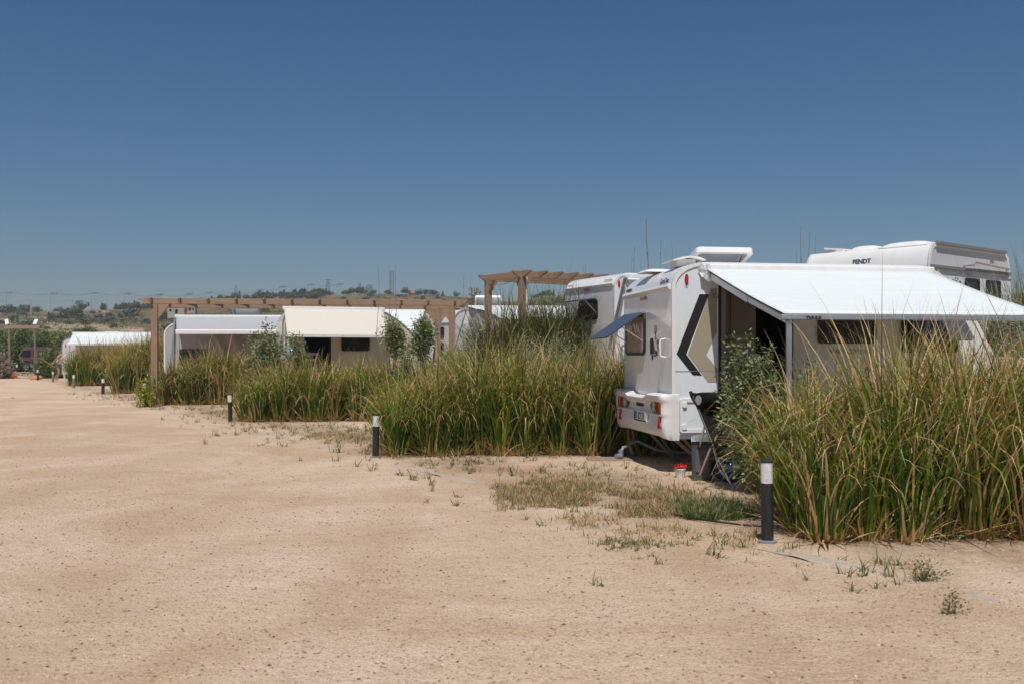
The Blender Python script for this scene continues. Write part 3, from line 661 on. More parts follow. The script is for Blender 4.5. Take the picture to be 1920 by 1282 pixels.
def hatch(root, u, v, z, L, W, tilt, h=0.05, name="roof_hatch", mat='white_shell'):
    """small roof light, hinged on its far side and raised on its near side"""
    base = MB().box((u, v, z-0.06), (u+L, v+W, z+0.035)).build(name, M['trim_white'], root, bevel=0.01)
    s, c = math.sin(tilt), math.cos(tilt)
    fm = lambda a, b, d: (u+a, v+W-b*c-d*s*0, z+0.04+b*s+d)
    lid = MB().ring(rrect(-0.02, 0, L+0.02, W+0.02, 0.07, 4), rrect(0.04, 0.06, L-0.04, W-0.04, 0.05, 4), lambda a, b, d: (u+a, v+W-b*c+d*s, z+0.04+b*s+d*c), -h, h*0.6)
    lid.build("lid_frame", M[mat], base)
    rows = []
    for i in range(9):
        rows.append([(u+a, v+W-b*c+0.02*s, z+0.04+b*s+0.02*c+0.02*math.sin(math.pi*i/8)) for a, b in [(0.03+(L-0.06)*k/12, 0.05+(W-0.08)*i/8) for k in range(13)]])
    MB().grid(rows).build("lid_dome", M['hatch_glass'], base)
    if tilt > 0.2:
        for a in (0.08, L-0.08): MB().tube([(u+a, v+W*0.45, z+0.02), (u+a, v+W-W*0.75*c, z+0.03+W*0.75*s)], 0.008, 6).build("stay", M['steel_dark'], base)
    return base
def dome(root, u, v, z, L, W, h, name="roof_dome", mat='trim_white'):
    rows = []
    for i in range(13):
        t = i/12; rows.append([])
        for k in range(13):
            q = k/12; e = (1-abs(2*t-1)**4)*(1-abs(2*q-1)**4); rows[-1].append((u+L*t, v+W*q, z-0.02+h*e**0.6))
    return MB().grid(rows).build(name, M[mat], root)
def awning(root, u0, u1, z0, out, z1, mat='awning_white', bar='metal', legs=True, barw=0.11, arm=True, shift=0.0, case=True, word=None, leg_len=None, sag=0.05, casew=0.1):
    if case:
        MB().box((u0-0.04, -casew, z0-0.02), (u1+0.04, 0.02, z0+0.075)).build("awning_case", M['trim_white'], root, bevel=0.02)
    top = MB(); rows = []
    for i in range(13):
        t = i/12; rows.append([(u0+(u1-u0)*k/24+shift*t, -0.06-(out-0.08)*t, z0+0.02+(z1-z0)*t-sag*math.sin(math.pi*t)*(0.6+0.4*math.sin(math.pi*k/24))+0.004*math.sin(k*1.9+i*0.4)*math.sin(math.pi*t)) for k in range(25)])
    o = top.grid(rows).build("awning_fabric", M[mat], root)
    md = o.modifiers.new("thickness", 'SOLIDIFY'); md.thickness = 0.003
    b = MB().prism([(-out, z1-barw*0.75), (-out, z1+0.01), (-out+0.02, z1+barw*0.22), (-out+0.07, z1+barw*0.15), (-out+0.08, z1-barw*0.6), (-out+0.05, z1-barw*0.75)], lambda a, c, d: (d, a, c), u0-0.03+shift, u1+0.03+shift).build("front_bar", M[bar], root, bevel=0.008)
    if arm:
        for u, sg in ((u0+0.05, 1), (u1-0.05, -1)):
            a = MB(); el = (u+shift*0.5+sg*0.03, -out*0.52, z0+(z1-z0)*0.52-0.09)
            a.bar((u, -0.05, z0-0.06), el, 0.045, 0.07); a.bar(el, (u+shift, -out+0.06, z1-0.05), 0.035, 0.055)
            a.build("awning_arm", M['metal'], root)
    if legs:
        for u in (u0+0.06+shift, u1-0.06+shift):
            MB().bar((u, -out+0.045, z1-0.06), (u, -out+0.045, leg_len if leg_len is not None else 0.0), 0.05, 0.03, up=(0, 1, 0)).build("awning_leg", M['metal'], root)
    if word: text(word, 0.036, (u0+0.22+shift, -out-0.004, z1-0.034), (1, 0, 0), (0, 0, 1), M['ink'], b, squeeze=1.5, bold=0.002)
    return o
def caravan(label, x0, y0, rz, L, W, pts, nr, z=None, cat="caravan", group=None, mats=('rear_shell', 'white_shell', 'side_shell'), holes=(), rail_z=None, zb=0.45, trim='trim_white', name="caravan", wheel_u=None, lamp=True, trimw=0.045):
    z = gzf(x0+1, y0+1) if z is None else z
    root = empty(name, (x0, y0, z), rz, label, cat, group)
    mb = MB(); n = len(pts)
    vs = [0, 0.012, W/2, W-0.012, W]
    for a, b, mi in ((0, 2, 0), (2, n-1, 1)):
        mb.grid([[(pts[i][0], v, pts[i][1]) for v in (0, W/2, W)] for i in range(a, b+1)], mi=mi, smooth=True)
    hole_wall(mb, pts, 0.0, holes, zb, 2); hole_wall(mb, pts, W, (), zb, 2)
    ends = pts[-1]
    mb.add([(0, 0, zb), (ends[0], 0, ends[1]), (ends[0], W, ends[1]), (0, W, zb)], [(0, 1, 2, 3)], 2)
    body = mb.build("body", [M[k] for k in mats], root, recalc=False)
    for yy, dd in ((0, 0.014), (W, -0.014)):
        mk = (lambda a, b, d: (a, -d, b)) if yy == 0 else (lambda a, b, d: (a, W+d, b))
        edge_strip(pts, trimw, mk, -0.02, 0.014).build("edge_trim", M[trim], root)
    if rail_z:
        MB().prism([(0, rail_z-0.045), (-0.03, rail_z-0.03), (-0.045, rail_z), (-0.03, rail_z+0.03), (0, rail_z+0.035)], lambda a, c, d: (a, d, c), 0.03, W-0.03).build("rear_rail", M['trim_white'], root, bevel=0.006)
        MB().prism(rrect(W*0.49, rail_z-0.105, W*0.6, rail_z-0.06, 0.01, 2), rear, 0, 0.02).build("marker_lamp", M['red_lens'], root)
    u = wheel_u or L*0.56
    for yy in (0.02, W-0.22):
        wb = MB().lathe([(0.0, 0), (0.20, 0), (0.31, 0.02), (0.32, 0.05), (0.32, 0.15), (0.31, 0.18), (0.20, 0.20), (0.0, 0.20)], n=24)
        wb.v = [(p[0]+u, yy+p[2], p[1]+0.32) for p in wb.v]
        wh = wb.build("wheel", M['black_rubber'], root)
        rb = MB().lathe([(0.0, -0.005), (0.17, -0.005), (0.19, 0.01), (0.19, 0.19), (0.17, 0.205), (0, 0.205)], n=18)
        rb.v = [(p[0]+u, yy+p[2], p[1]+0.32) for p in rb.v]; rb.build("rim", M['metal'], wh)
    h = MB(); 
    for v in (W*0.2, W*0.8): h.bar((ends[0]-0.3, v, zb), (L+0.9, W/2, zb-0.02), 0.06, 0.09)
    h.tube([(L+0.9, W/2, zb-0.02), (L+0.7, W/2, 0.0)], 0.03); h.build("drawbar", M['steel_dark'], root)
    return root
def wall_uz(p, x0, y0, rz):
    dx, dy = math.cos(rz), math.sin(rz); k = (p[0]-CX)/F
    u = (k*y0-x0)/(dx-k*dy); Y = y0+dy*u; return (u, EYE-(p[1]-HY)/F*Y)

# ---- the nearest caravan
X0, Y0 = 1.963, 12.47; RZ = math.atan2(0.148, 0.989); WID = 2.25; ZG = 0.0
front = [(3.25, 2.60), (3.41, 2.575), (3.55, 2.51), (3.70, 2.40), (3.90, 2.14), (4.09, 1.87), (4.32, 1.45), (4.42, 1.12), (4.41, 0.85), (4.33, 0.6), (4.22, 0.45)]
pts, nr = outline(2.28, 0.42, 0.32, 2.6, front)
DOOR = (0.68, 1.51, 0.50, 2.33)
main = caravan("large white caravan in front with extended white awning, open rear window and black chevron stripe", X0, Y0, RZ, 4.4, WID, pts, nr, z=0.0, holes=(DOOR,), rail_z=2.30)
PX = lambda x, y: wall_uz((x, y), X0, Y0, RZ)
# door opening, frame and interior
fr = MB().ring(rrect(0.635, 0.46, 1.555, 2.375, 0.09, 6), rrect(0.69, 0.51, 1.50, 2.32, 0.05, 6), side, -0.06, 0.02).build("door_frame", M['trim_grey'], main)
MB().ring(rrect(0.60, 0.44, 1.575, 2.40, 0.10, 6), rrect(0.637, 0.462, 1.553, 2.373, 0.09, 6), side, -0.01, 0.012).build("seal", M['black_rubber'], fr)
k_ = MB()
for zz in (1.42, 1.47, 1.52): k_.lathe([(0.0, 0), (0.012, 0), (0.012, 0.004), (0, 0.004)], n=8)
cab = MB().box((0.3, 0.50, 0.46), (1.29, 0.54, 2.5)).box((0.25, 0.02, 0.46), (0.29, 0.5, 2.5))
cab.build("interior_panel", M['interior_beige'], main)
MB().box((0.75, 0.40, 1.66), (1.24, 0.498, 1.72)).box((0.75, 0.405, 1.56), (0.77, 0.498, 1.66)).box((1.22, 0.405, 1.56), (1.24, 0.498, 1.66)).box((0.94, 0.47, 1.74), (1.0, 0.498, 2.45)).build("interior_shelf", M['interior_beige'], main, bevel=0.006)
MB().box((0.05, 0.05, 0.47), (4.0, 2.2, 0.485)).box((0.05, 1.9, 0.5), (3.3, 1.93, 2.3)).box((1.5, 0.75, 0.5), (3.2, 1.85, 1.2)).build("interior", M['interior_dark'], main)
dl = Vector((-0.418, -0.908, 0)); hp = Vector((1.53, -0.03, 0)); nd = Vector((dl.y, -dl.x, 0))
def dmap(a, b, d): q = hp+dl*a+nd*d; return (q.x, q.y, b)
lf = MB().prism(rrect(0.0, 0.52, 0.64, 2.30, 0.05, 4), dmap, -0.018, 0.018).build("door", M['side_shell'], main)
MB().prism(rrect(0.06, 0.6, 0.58, 2.2, 0.04, 3), dmap, 0.019, 0.024).build("lining", M['interior_beige'], lf)
MB().tube([dmap(0.57, 1.3, 0.02), dmap(0.57, 1.3, 0.06), dmap(0.57, 1.45, 0.06), dmap(0.57, 1.45, 0.02)], 0.01).build("handle", M['black_rubber'], lf)
# decals
def decal(name, pl, mat, d=0.003):
    q = [PX(*p) for p in pl]; return MB().prism(q, side, 0.0005, d).build(name, M[mat], main)
decal("chevron_stripe", [(1311.4, 552), (1329, 552), (1286.6, 664), (1316, 703.7), (1299, 702.7), (1268.5, 663.3)], 'decal_black')
q = [PX(*p) for p in [(1333, 541), (1343.8, 541), (1343.8, 623), (1324, 665), (1343.8, 690), (1343.8, 716), (1327.5, 716), (1289.5, 664)]]
MB().prism([q[0], q[1], q[2], q[3], q[7]], side, 0.0005, 0.003).prism([q[3], q[4], q[5], q[6], q[7]], side, 0.0005, 0.003).build("beige_panel", M['decal_beige'], main)
text("Ca", 0.085, (PX(1336, 559)[0], -0.006, PX(1336, 559)[1]), (1, 0, 0), (0, 0, 1), M['ink'], main)
MB().box((0.03, -0.0035, 1.255), (0.60, 0.0, 1.262)).build("panel_seam", M['trim_grey'], main)
u_, z_ = PX(1287, 525)
MB().lathe([(0, 0.0), (1, 0.0), (0.95, 0.6), (0.6, 1.0), (0, 1.0)], n=18).v
lamp = MB().lathe([(1, 0), (0.95, 0.6), (0.6, 1.0), (0.001, 1.05)], n=18)
lamp.v = [(u_+p[0]*0.024, -p[2]*0.022, z_+p[1]*0.072) for p in lamp.v]; lamp.build("marker_lamp", M['red_lens'], main)
rim = MB().lathe([(1, 0), (1.0, 0.5), (0.86, 0.6)], n=18); rim.v = [(u_+p[0]*0.031, -p[2]*0.016, z_+p[1]*0.088) for p in rim.v]; rim.build("lamp_bezel", M['trim_white'], main)
# service hatch
h_ = MB().ring(rrect(0.10, 0.50, 0.46, 0.925, 0.03, 4), rrect(0.145, 0.55, 0.445, 0.875, 0.015, 4), side, 0.0, 0.022).build("locker_door", M['trim_white'], main, bevel=0.004)
MB().prism(rrect(0.147, 0.552, 0.443, 0.873, 0.012, 3), side, 0.0, 0.008).build("locker_panel", M['side_shell'], h_)
for zz in (0.81, 0.535): MB().prism(rrect(0.125, zz, 0.19, zz+0.075, 0.02, 3), side, 0.008, 0.032).build("locker_latch", M['trim_white'], h_, bevel=0.006)
MB().box((0.06, -0.012, 0.425), (4.15, 0.02, 0.475)).build("sill_rail", M['metal'], main)
# rear window and flap, handles, lettering
window(main, rear, 1.13, 2.10, 1.455, 2.01, flap=0.98, curtain=True, r=0.10, fl=0.60)
for v in (0.27, WID-0.09):
    z0_, z1_ = (1.43, 1.66) if v < 1 else (1.37, 1.60)
    MB().tube([(0, v, z0_), (-0.055, v, z0_+0.01), (-0.065, v, z0_+0.03), (-0.065, v, z1_-0.03), (-0.055, v, z1_-0.01), (0, v, z1_)], 0.011, 8).build("grab_handle", M['trim_white'], main)
st = MB()
for pl in ([(0.93, 1.47), (0.72, 1.47), (0.72, 1.52), (0.76, 1.64), (0.80, 1.68), (0.93, 1.68)], [(0.70, 1.53), (0.60, 1.50), (0.57, 1.46), (0.62, 1.45), (0.69, 1.48)], [(0.76, 1.44), (0.66, 1.44), (0.66, 1.46), (0.76, 1.46)], [(0.79, 1.40), (0.86, 1.40), (0.86, 1.46), (0.79, 1.46)]):
    st.prism(pl, rear, 0.0, 0.003)
for a in (0.70, 0.64): st.tube([(-0.002, a, 1.84), (-0.002, a, 1.76), (-0.002, 0.67, 1.72), (-0.002, 0.67, 1.66)], 0.007, 4)
st.build("sticker", M['ink'], main)
text("Sevgili", 0.115, (-0.004, 0.63, 1.60), (0, -1, 0), (0, 0, 1), M['ink'], main, squeeze=0.7)
text("Yol", 0.12, (-0.004, 0.60, 1.50), (0, -1, 0), (0, 0, 1), M['ink'], main, squeeze=0.8)
def tilted(b, sz, v, z, mat, tl=0.30, off=-0.012, **k):
    return text(b, sz, (off, v, z), (0, -1, 0), (math.sin(tl), 0, math.cos(tl)), M[mat], main, **k)
tilted("CaraOne", 0.10, 0.53, 2.36, 'ink_blue', bold=0.002, off=0.004)
tilted("WEINSBERG", 0.055, 2.18, 2.36, 'ink', bold=0.002, off=0.004)
# bumper: a shell swept round the rear
def bumper(root, W):
    path = []
    path += [(0.09, -0.03, 0, -1)]
    for k in range(7):
        a = math.pi/2*k/6; path.append((0.02-0.05*math.sin(a)+0.0, 0.02-0.05*math.cos(a), -math.sin(a), -math.cos(a)))
    for k in range(1, 24): path.append((-0.03, 0.02+(W-0.04)*k/24, -1, 0))
    for k in range(7):
        a = math.pi/2*(1-k/6); path.append((0.02-0.05*math.sin(a), W-0.02+0.05*math.cos(a), -math.sin(a), math.cos(a)))
    path += [(0.09, W+0.03, 0, 1)]
    rows = []
    zs = [0.43, 0.445, 0.50, 0.56, 0.60, 0.66, 0.70, 0.715, 0.74, 0.80, 0.86, 0.885, 0.905, 0.955, 0.975, 0.98]
    for (x, y, nx, ny) in path:
        e = min(y, W-y); row = []; c = min(1, max(0, (e-0.55)/0.2)); c = c*c*(3-2*c)
        inside = min(1, max(0, (e-0.03)/0.05))
        for z in zs:
            zz = z-(0.05*c if z > 0.87 else 0)-(0.02*(1-min(1, e/0.3)) if z < 0.45 else 0)
            if z < 0.44: o = 0.0
            elif z < 0.49: o = 0.045
            elif z < 0.59: o = 0.085
            elif z < 0.712: o = 0.09-0.028*inside*(0.6+0.4*c) if z > 0.61 else 0.095
            elif z < 0.73: o = 0.10
            elif z < 0.87: o = 0.10-0.055*inside*(1-0.35*c)
            elif z < 0.88+0.01: o = 0.115
            elif z < 0.96: o = 0.13
            elif z < 0.978: o = 0.10
            else: o = 0.0
            if nx == 0: o *= 0.15
            elif abs(ny) > 0.01: o *= (abs(nx)*0.85+0.15)
            row.append((x+nx*o, y+ny*o*0.4, zz))
        rows.append(row)
    b = MB().grid(rows).build("bumper", M['bumper_white'], root)
    for mir in (0, 1):
        V = lambda v: W-v if mir else v
        tl = MB().prism([(V(0.055), 0.73), (V(0.055), 0.875), (V(0.50), 0.875), (V(0.60), 0.81), (V(0.48), 0.73)], rear, 0.06, 0.098).build("tail_light", M['steel_dark'], b)
        for vc, mt, nm in ((0.125, 'orange_lens', "lens"), (0.265, 'red_lens', "lens"), (0.41, 'clear_lens', "lens")):
            l = MB().lathe([(1, 0), (0.92, 0.7), (0.5, 1.0), (0.001, 1.05)], n=16); l.v = [(-0.094-p[2]*0.03, V(vc)+p[0]*0.064, 0.803+p[1]*0.068) for p in l.v]
            l.build(nm, M[mt], root)
        tv = 0.05 if not mir else 0.20
        MB().prism([(V(tv), 0.55), (V(tv+0.10), 0.55), (V(tv+0.05), 0.70)], rear, 0.10, 0.136).build("reflector", M['red_lens'], root)
    pl = MB().prism(rrect(0.64, 0.59, 1.22, 0.725, 0.01, 2), rear, 0.105, 0.140).build("number_plate", M['plate'], root)
    MB().prism([(1.15, 0.612), (1.215, 0.612), (1.215, 0.72), (1.15, 0.72)], rear, 0.1402, 0.142).build("plate_band", M['blue'], pl)
    MB().prism([(0.645, 0.592), (1.215, 0.592), (1.215, 0.610), (0.645, 0.610)], rear, 0.1402, 0.143).build("plate_strip", M['ink'], pl)
    text("03 ACV 374", 0.125, (-0.1415, 1.14, 0.622), (0, -1, 0), (0, 0, 1), M['ink'], pl, squeeze=0.66, bold=0.002)
    text("WEINSBERG", 0.06, (-0.097, 1.27, 0.785), (0, -1, 0), (0, 0, 1), M['ink'], b, squeeze=1.15, bold=0.003)
    MB().prism(rrect(0.85, 0.465, 1.17, 0.495, 0.01, 2), rear, 0.05, 0.09).build("reflector", M['red_lens'], root)
    return b
bumper(main, WID)
lg = lambda p, q: MB().bar(p, q, 0.05, 0.035).bar((p[0]+0.12, p[1], p[2]), (q[0]+0.02, q[1], q[2]), 0.03, 0.03).box((q[0]-0.07, q[1]-0.06, 0.0), (q[0]+0.07, q[1]+0.06, 0.02)).build("steady_leg", M['timber_grey'], main)
lg((0.12, 1.50, 0.44), (0.50, 1.42, 0.0)); lg((0.10, 0.35, 0.44), (0.62, 0.40, 0.0)); lg((3.6, 0.4, 0.44), (3.4, 0.4, 0.0)); lg((3.6, 1.9, 0.44), (3.4, 1.9, 0.0))
MB().tube([(0.05, 1.98, 0.05), (0.0, 1.98, 0.20), (0.10, 1.9, 0.24), (0.35, 1.72, 0.12), (0.7, 1.5, 0.10), (1.1, 1.3, 0.2), (1.2, 1.25, 0.45)], 0.022, 8).build("waste_hose", M['pipe_grey'], main)
# side windows
window(main, side, 1.90, 2.68, 1.60, 2.08, r=0.05)
window(main, side, 3.03, 3.80, 1.49, 2.02, flap=0.72, r=0.05, fl=0.52)
text("WEINSBERG", 0.085, (2.06, -0.006, 1.475), (1, 0, 0), (0, 0, 1), M['trim_grey'], main, squeeze=1.2)
hatch(main, 0.56, 0.62, 2.60, 0.74, 0.72, 0.27, h=0.045)
dome(main, 0.02, 1.2, 2.60, 0.42, 0.5, 0.05)
sc_ = MB().prism([(0.18, 2.66), (0.30, 2.70), (0.42, 2.715), (0.54, 2.70), (0.62, 2.665), (0.60, 2.655), (0.42, 2.695), (0.2, 2.65)], lambda a, b, d: (a-0.05, d, b), 0.35, 0.85)
sc_.box((0.22, 0.45, 2.585), (0.46, 0.75, 2.68)).build("roof_vent", M['trim_white'], main)
awning(main, 0.42, 3.40, 2.50, 2.30, 1.855, word="THULE", casew=0.10, leg_len=0.0, sag=0.035, barw=0.06, shift=0.05)
# crumpled white storm flap at the end of the awning case
rows = []
for i in range(5):
    rows.append([(0.33+0.12*k/6+0.015*math.sin(i*2+k), -0.02-0.035*k/2-0.02*math.sin(k*1.7+i), 2.575-0.028*i-0.03*k/6*i+0.012*math.sin(k*2.3)) for k in range(7)])
MB().grid(rows).build("case_flap", M['awning_white'], main)

# ---- second caravan of the same kind, behind left
ptsB, nrB = outline(2.33, 0.38, 0.27, 2.6, [(3.3, 2.6), (3.6, 2.48), (4.0, 2.05), (4.35, 1.4), (4.42, 1.0), (4.25, 0.45)])
B = caravan("white caravan behind the front one, its propped rear window in view beside the tall pergola", 2.27, 22.5, math.radians(25), 4.4, 2.28, ptsB, nrB, z=0.70, rail_z=2.36, mats=('grey_shell', 'white_shell', 'side_shell'))
window(B, rear, 0.72, 1.60, 1.58, 2.05, flap=1.42, r=0.09, pane='dark_glass', curtain=False, fl=0.5)
text("CaraOne", 0.10, (-0.002, 0.46, 2.42), (0, -1, 0), (0.2, 0, 0.98), M['ink_blue'], B)
text("WEINSBERG", 0.05, (-0.002, 2.2, 2.41), (0, -1, 0), (0.2, 0, 0.98), M['red_lens'], B)
awning(B, 0.28, 3.1, 2.50, 0.22, 2.42, legs=False, arm=False)
MB().bar((0.22, -0.08, 2.46), (-0.28, -0.25, 0.9), 0.045, 0.045).build("tent_pole", M['steel_dark'], B)
for v in (2.2,): MB().tube([(0, v, 1.3), (-0.06, v, 1.32), (-0.06, v, 1.55), (0, v, 1.57)], 0.012, 8).build("grab_handle", M['trim_white'], B)
l2 = MB().lathe([(1, 0), (0.95, 0.6), (0.6, 1.0), (0.001, 1.05)], n=14); l2.v = [(0.12+p[0]*0.03, -p[2]*0.025, 2.35+p[1]*0.08) for p in l2.v]; l2.build("marker_lamp", M['red_lens'], B)

# ---- large caravan at the right, behind the awning
ptsF, nrF = outline(2.02, 0.22, 0.56, 2.6, [(2.72, 2.56), (2.84, 2.48), (2.92, 2.2), (2.96, 1.6), (2.96, 0.5)])
Fz = 0.83
Fd = caravan("large white caravan with side greyed for shade, behind the front caravan at the right", 7.18, 17.5, math.radians(38), 2.95, 2.5, ptsF, nrF, z=Fz, mats=('white_shell', 'white_shell', 'grey_shell'), trim='white_shell', trimw=0.07)  # grey side wall keeps it dimmer in the sun: shade put into colour
text("FENDT", 0.115, (-0.03, 1.46, 2.295), (0, -1, 0), (0.12, 0, 0.99), M['ink_blue'], Fd, squeeze=1.05, bold=0.006)
text("CARAVAN", 0.03, (-0.025, 1.36, 2.25), (0, -1, 0), (0.1, 0, 0.99), M['ink_blue'], Fd)
MB().box((0.05, -0.028, 2.15), (2.94, 0.0, 2.20)).box((0.05, -0.02, 2.05), (2.94, 0.0, 2.08)).build("side_moulding", M['trim_grey'], Fd)
MB().bar((0.24, -0.03, 2.585), (2.70, -0.03, 2.565), 0.06, 0.05).build("awning_rail", M['trim_grey'], Fd)
MB().box((0.1, -0.012, 0.5), (2.93, 0, 2.05)).build("lower_panel", M['side_shell'], Fd)
window(Fd, lambda a, b, d: (a, -d-0.012, b), 1.22, 1.72, 1.25, 2.02, r=0.03)
window(Fd, lambda a, b, d: (a, -d-0.012, b), 1.98, 2.5, 1.25, 2.02, r=0.03)
MB().tube([(1.2, -0.01, 2.235), (1.22, -0.07, 2.24), (1.45, -0.07, 2.255), (1.5, -0.07, 2.31), (2.75, -0.07, 2.245), (2.78, -0.01, 2.24)], 0.018, 8).build("rail_handle", M['metal'], Fd)
text("390", 0.10, (2.15, -0.004, 2.33), (1, 0, 0), (0, 0, 1), M['trim_grey'], Fd, bold=0.002)
dome(Fd, 0.15, 0.1, 2.58, 0.6, 0.95, 0.10, name="roof_dome"); dome(Fd, 0.2, 1.15, 2.58, 0.5, 0.55, 0.10, name="roof_dome")
MB().box((0.25, 1.85, 2.57), (0.6, 2.2, 2.62)).bar((0.3, 2.25, 2.66), (0.5, 1.75, 2.60), 0.3, 0.03).build("roof_vent", M['trim_white'], Fd)
for u in (1.55, 1.9, 2.25): dome(Fd, u, 0.15, 2.57, 0.22, 0.3, 0.06, name="roof_dome")
# terrace wall and shrubs right of the front caravan
mb = MB(); tw = empty("terrace_wall", (6.75, 13.9, gzf(6.9, 13.9)-0.05), 0.05, "pinkish dry stone terrace wall half hidden in grass, at right edge behind the awning", "stone wall")
for rr_ in range(7):
    x = R.uniform(-0.2, 0.0)
    while x < 2.6:
        wv = R.uniform(0.1, 0.3); hv = 0.115+R.uniform(-0.02, 0.02)
        mb.box((x, R.uniform(-0.05, 0.03), rr_*0.12+R.uniform(-.012, .012)), (x+wv-0.012, 0.3, rr_*0.12+hv)); x += wv
mb.build("stone_courses", M['stone'], tw, bevel=0.025)

# ---- cream caravan with cream awning
XC, YC = -5.97, 26.3; RC = math.radians(17)
ptsC, nrC = outline(2.22, 0.30, 0.42, 2.66, [(2.4, 2.66), (2.72, 2.60), (3.08, 2.38), (3.45, 2.05), (3.66, 1.6), (3.78, 1.1), (3.72, 0.45)], zb=0.45)
C = caravan("cream caravan with a plain cream awning over its open dark doorway", XC, YC, RC, 3.75, 2.1, ptsC, nrC, z=0.02, mats=('white_shell', 'white_shell', 'cream_shell'), holes=((0.60, 1.23, 0.5, 2.05),), trim='trim_grey', trimw=0.03)
MB().ring(rrect(0.57, 0.47, 1.26, 2.08, 0.05, 4), rrect(0.605, 0.505, 1.225, 2.045, 0.04, 4), side, -0.05, 0.02).build("door_frame", M['black_rubber'], C)
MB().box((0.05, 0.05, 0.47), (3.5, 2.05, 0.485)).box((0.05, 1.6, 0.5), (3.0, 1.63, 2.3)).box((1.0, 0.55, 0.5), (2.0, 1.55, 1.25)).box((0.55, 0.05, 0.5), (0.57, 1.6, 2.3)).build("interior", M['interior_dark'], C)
MB().box((0.68, 0.9, 1.45), (1.05, 0.93, 1.52)).box((0.8, 0.8, 1.30), (0.95, 0.83, 1.36)).build("interior_fittings", M['metal'], C)
window(C, side, 1.53, 2.28, 1.56, 1.98, r=0.06)
MB().prism(rrect(0.30, 1.86, 0.47, 2.0, 0.02, 3), side, 0, 0.02).build("lamp_base", M['trim_grey'], C)
MB().prism(rrect(0.36, 1.875, 0.45, 1.985, 0.02, 3), side, 0.02, 0.05).build("marker_lamp", M['orange_lens'], C)
MB().box((0.08, -0.016, 0.5), (0.12, 0, 2.3)).build("gutter_strip", M['trim_grey'], C)
awning(C, 0.05, 2.64, 2.64, 1.05, 1.93, mat='awning_cream', bar='trim_white', legs=False, arm=False, shift=0.0, barw=0.04, sag=0.0, casew=0.07)
MB().tube([(0.2, -1.05, 1.92), (0.2, -1.05, 0.0)], 0.012, 6).tube([(2.6, -1.05, 1.92), (2.6, -1.05, 0.0)], 0.012, 6).build("awning_leg", M['metal'], C)
# covered box with a jar beside it
bx = empty("covered_box", (-5.75, 25.4, gzf(-5.75, 25.4)), 0.2, "low white covered box beside the cream caravan's left corner", "box")
rows = []
for i in range(9):
    t = i/8; rows.append([(0.38*math.cos(a)*(1-0.35*t*t), 0.3*math.sin(a)*(1-0.35*t*t), 1.42*t**0.8) for a in [2*math.pi*k/16 for k in range(17)]])
rows.append([(0, 0, 1.47)]*17)
MB().grid(rows).build("cover", M['awning_cream'], bx); MB().box((-0.3, -0.22, 0.0), (0.3, 0.22, 1.1)).build("box_body", M['trim_white'], bx)
jar = MB().lathe([(0.0, 0), (0.12, 0.0), (0.17, 0.08), (0.18, 0.18), (0.13, 0.30), (0.08, 0.33), (0.08, 0.36), (0.0, 0.36)], n=18).build("glass_jar", plain("jar_glass", (0.22, 0.30, 0.30), 0.15, var=0.3, vs=20))
jar.location = (-5.50, 25.35, gzf(-5.5, 25.35)+1.33); tag(jar, "round greenish glass jar on the cream caravan's covered box", "jar")

# ---- grey caravan with grey striped awning
XD, YD = -11.85, 34.5; RD = math.atan2(0.05, 1.0)
ptsD, nrD = outline(2.05, 0.85, 0.48, 2.6, [(3.6, 2.6), (4.2, 2.45), (4.6, 2.0), (4.7, 1.3), (4.6, 0.5)], zb=0.4)
D = caravan("pale grey caravan with grey striped awning and raised roof hatch, behind the low pergola", XD, YD, RD, 4.7, 2.1, ptsD, nrD, z=gzf(-9, 33)+0.15, mats=('grey_shell', 'white_shell', 'shade_grey'))
awning(D, 0.42, 4.2, 2.62, 1.9, 2.12, mat='awning_grey', bar='trim_white', legs=True, arm=True, shift=0.52, barw=0.15, sag=0.03)
MB().bar((0.38, -0.05, 2.56), (0.25, -0.4, 0.0), 0.06, 0.03).build("tent_pole", M['metal'], D)
MB().box((0.45, -0.02, 1.45), (1.5, 0.0, 1.55)).build("window_band", M['steel_dark'], D)
window(D, side, 0.5, 1.45, 1.0, 1.52, r=0.05)
window(D, side, 2.0, 2.8, 1.2, 1.7, r=0.05)
# front awning wall of cloth
rows = [[(1.55+0.95*t+0.0+ (2.4*k/20)*(1-0.0), -0.25-0.05*math.sin(k*1.3+t), 2.2-1.9*t) for k in range(21)] for t in [i/8 for i in range(9)]]
MB().grid(rows).build("cloth_wall", M['grey_cloth'], D)
hatch(D, 2.18, 0.35, 2.60, 0.92, 0.7, 0.50, h=0.03, mat='trim_grey')

# ---- farthest caravan with white awning
ptsE, nrE = outline(2.0, 0.45, 0.40, 2.5, [(4.4, 2.4), (4.8, 2.2), (5.0, 1.6), (5.0, 0.5)])
XE, YE = -24.0, 54.0
E = caravan("farthest white caravan with long white awning, beyond the low pergola's left end", XE, YE, 0.02, 5.0, 2.2, ptsE, nrE, z=gzf(-22, 54)+0.05, mats=('white_shell', 'white_shell', 'grey_shell'), trim='trim_grey')
awning(E, 0.62, 4.8, 2.60, 1.8, 2.05, mat='awning_white', bar='trim_white', legs=True, shift=0.45, barw=0.12)
MB().bar((0.6, -1.4, 1.3), (1.8, -1.7, 1.95), 0.12, 0.05).bar((0.6, -1.4, 1.3), (0.7, -1.2, 0.0), 0.06, 0.05).build("tent_pole", M['trim_white'], E)
MB().box((1.95, 0.5, 2.4), (2.9, 1.3, 2.72)).build("roof_box", M['white_shell'], E, bevel=0.12)
MB().box((3.1, 0.5, 2.4), (3.6, 1.2, 2.66)).build("roof_box", M['white_shell'], E, bevel=0.10)
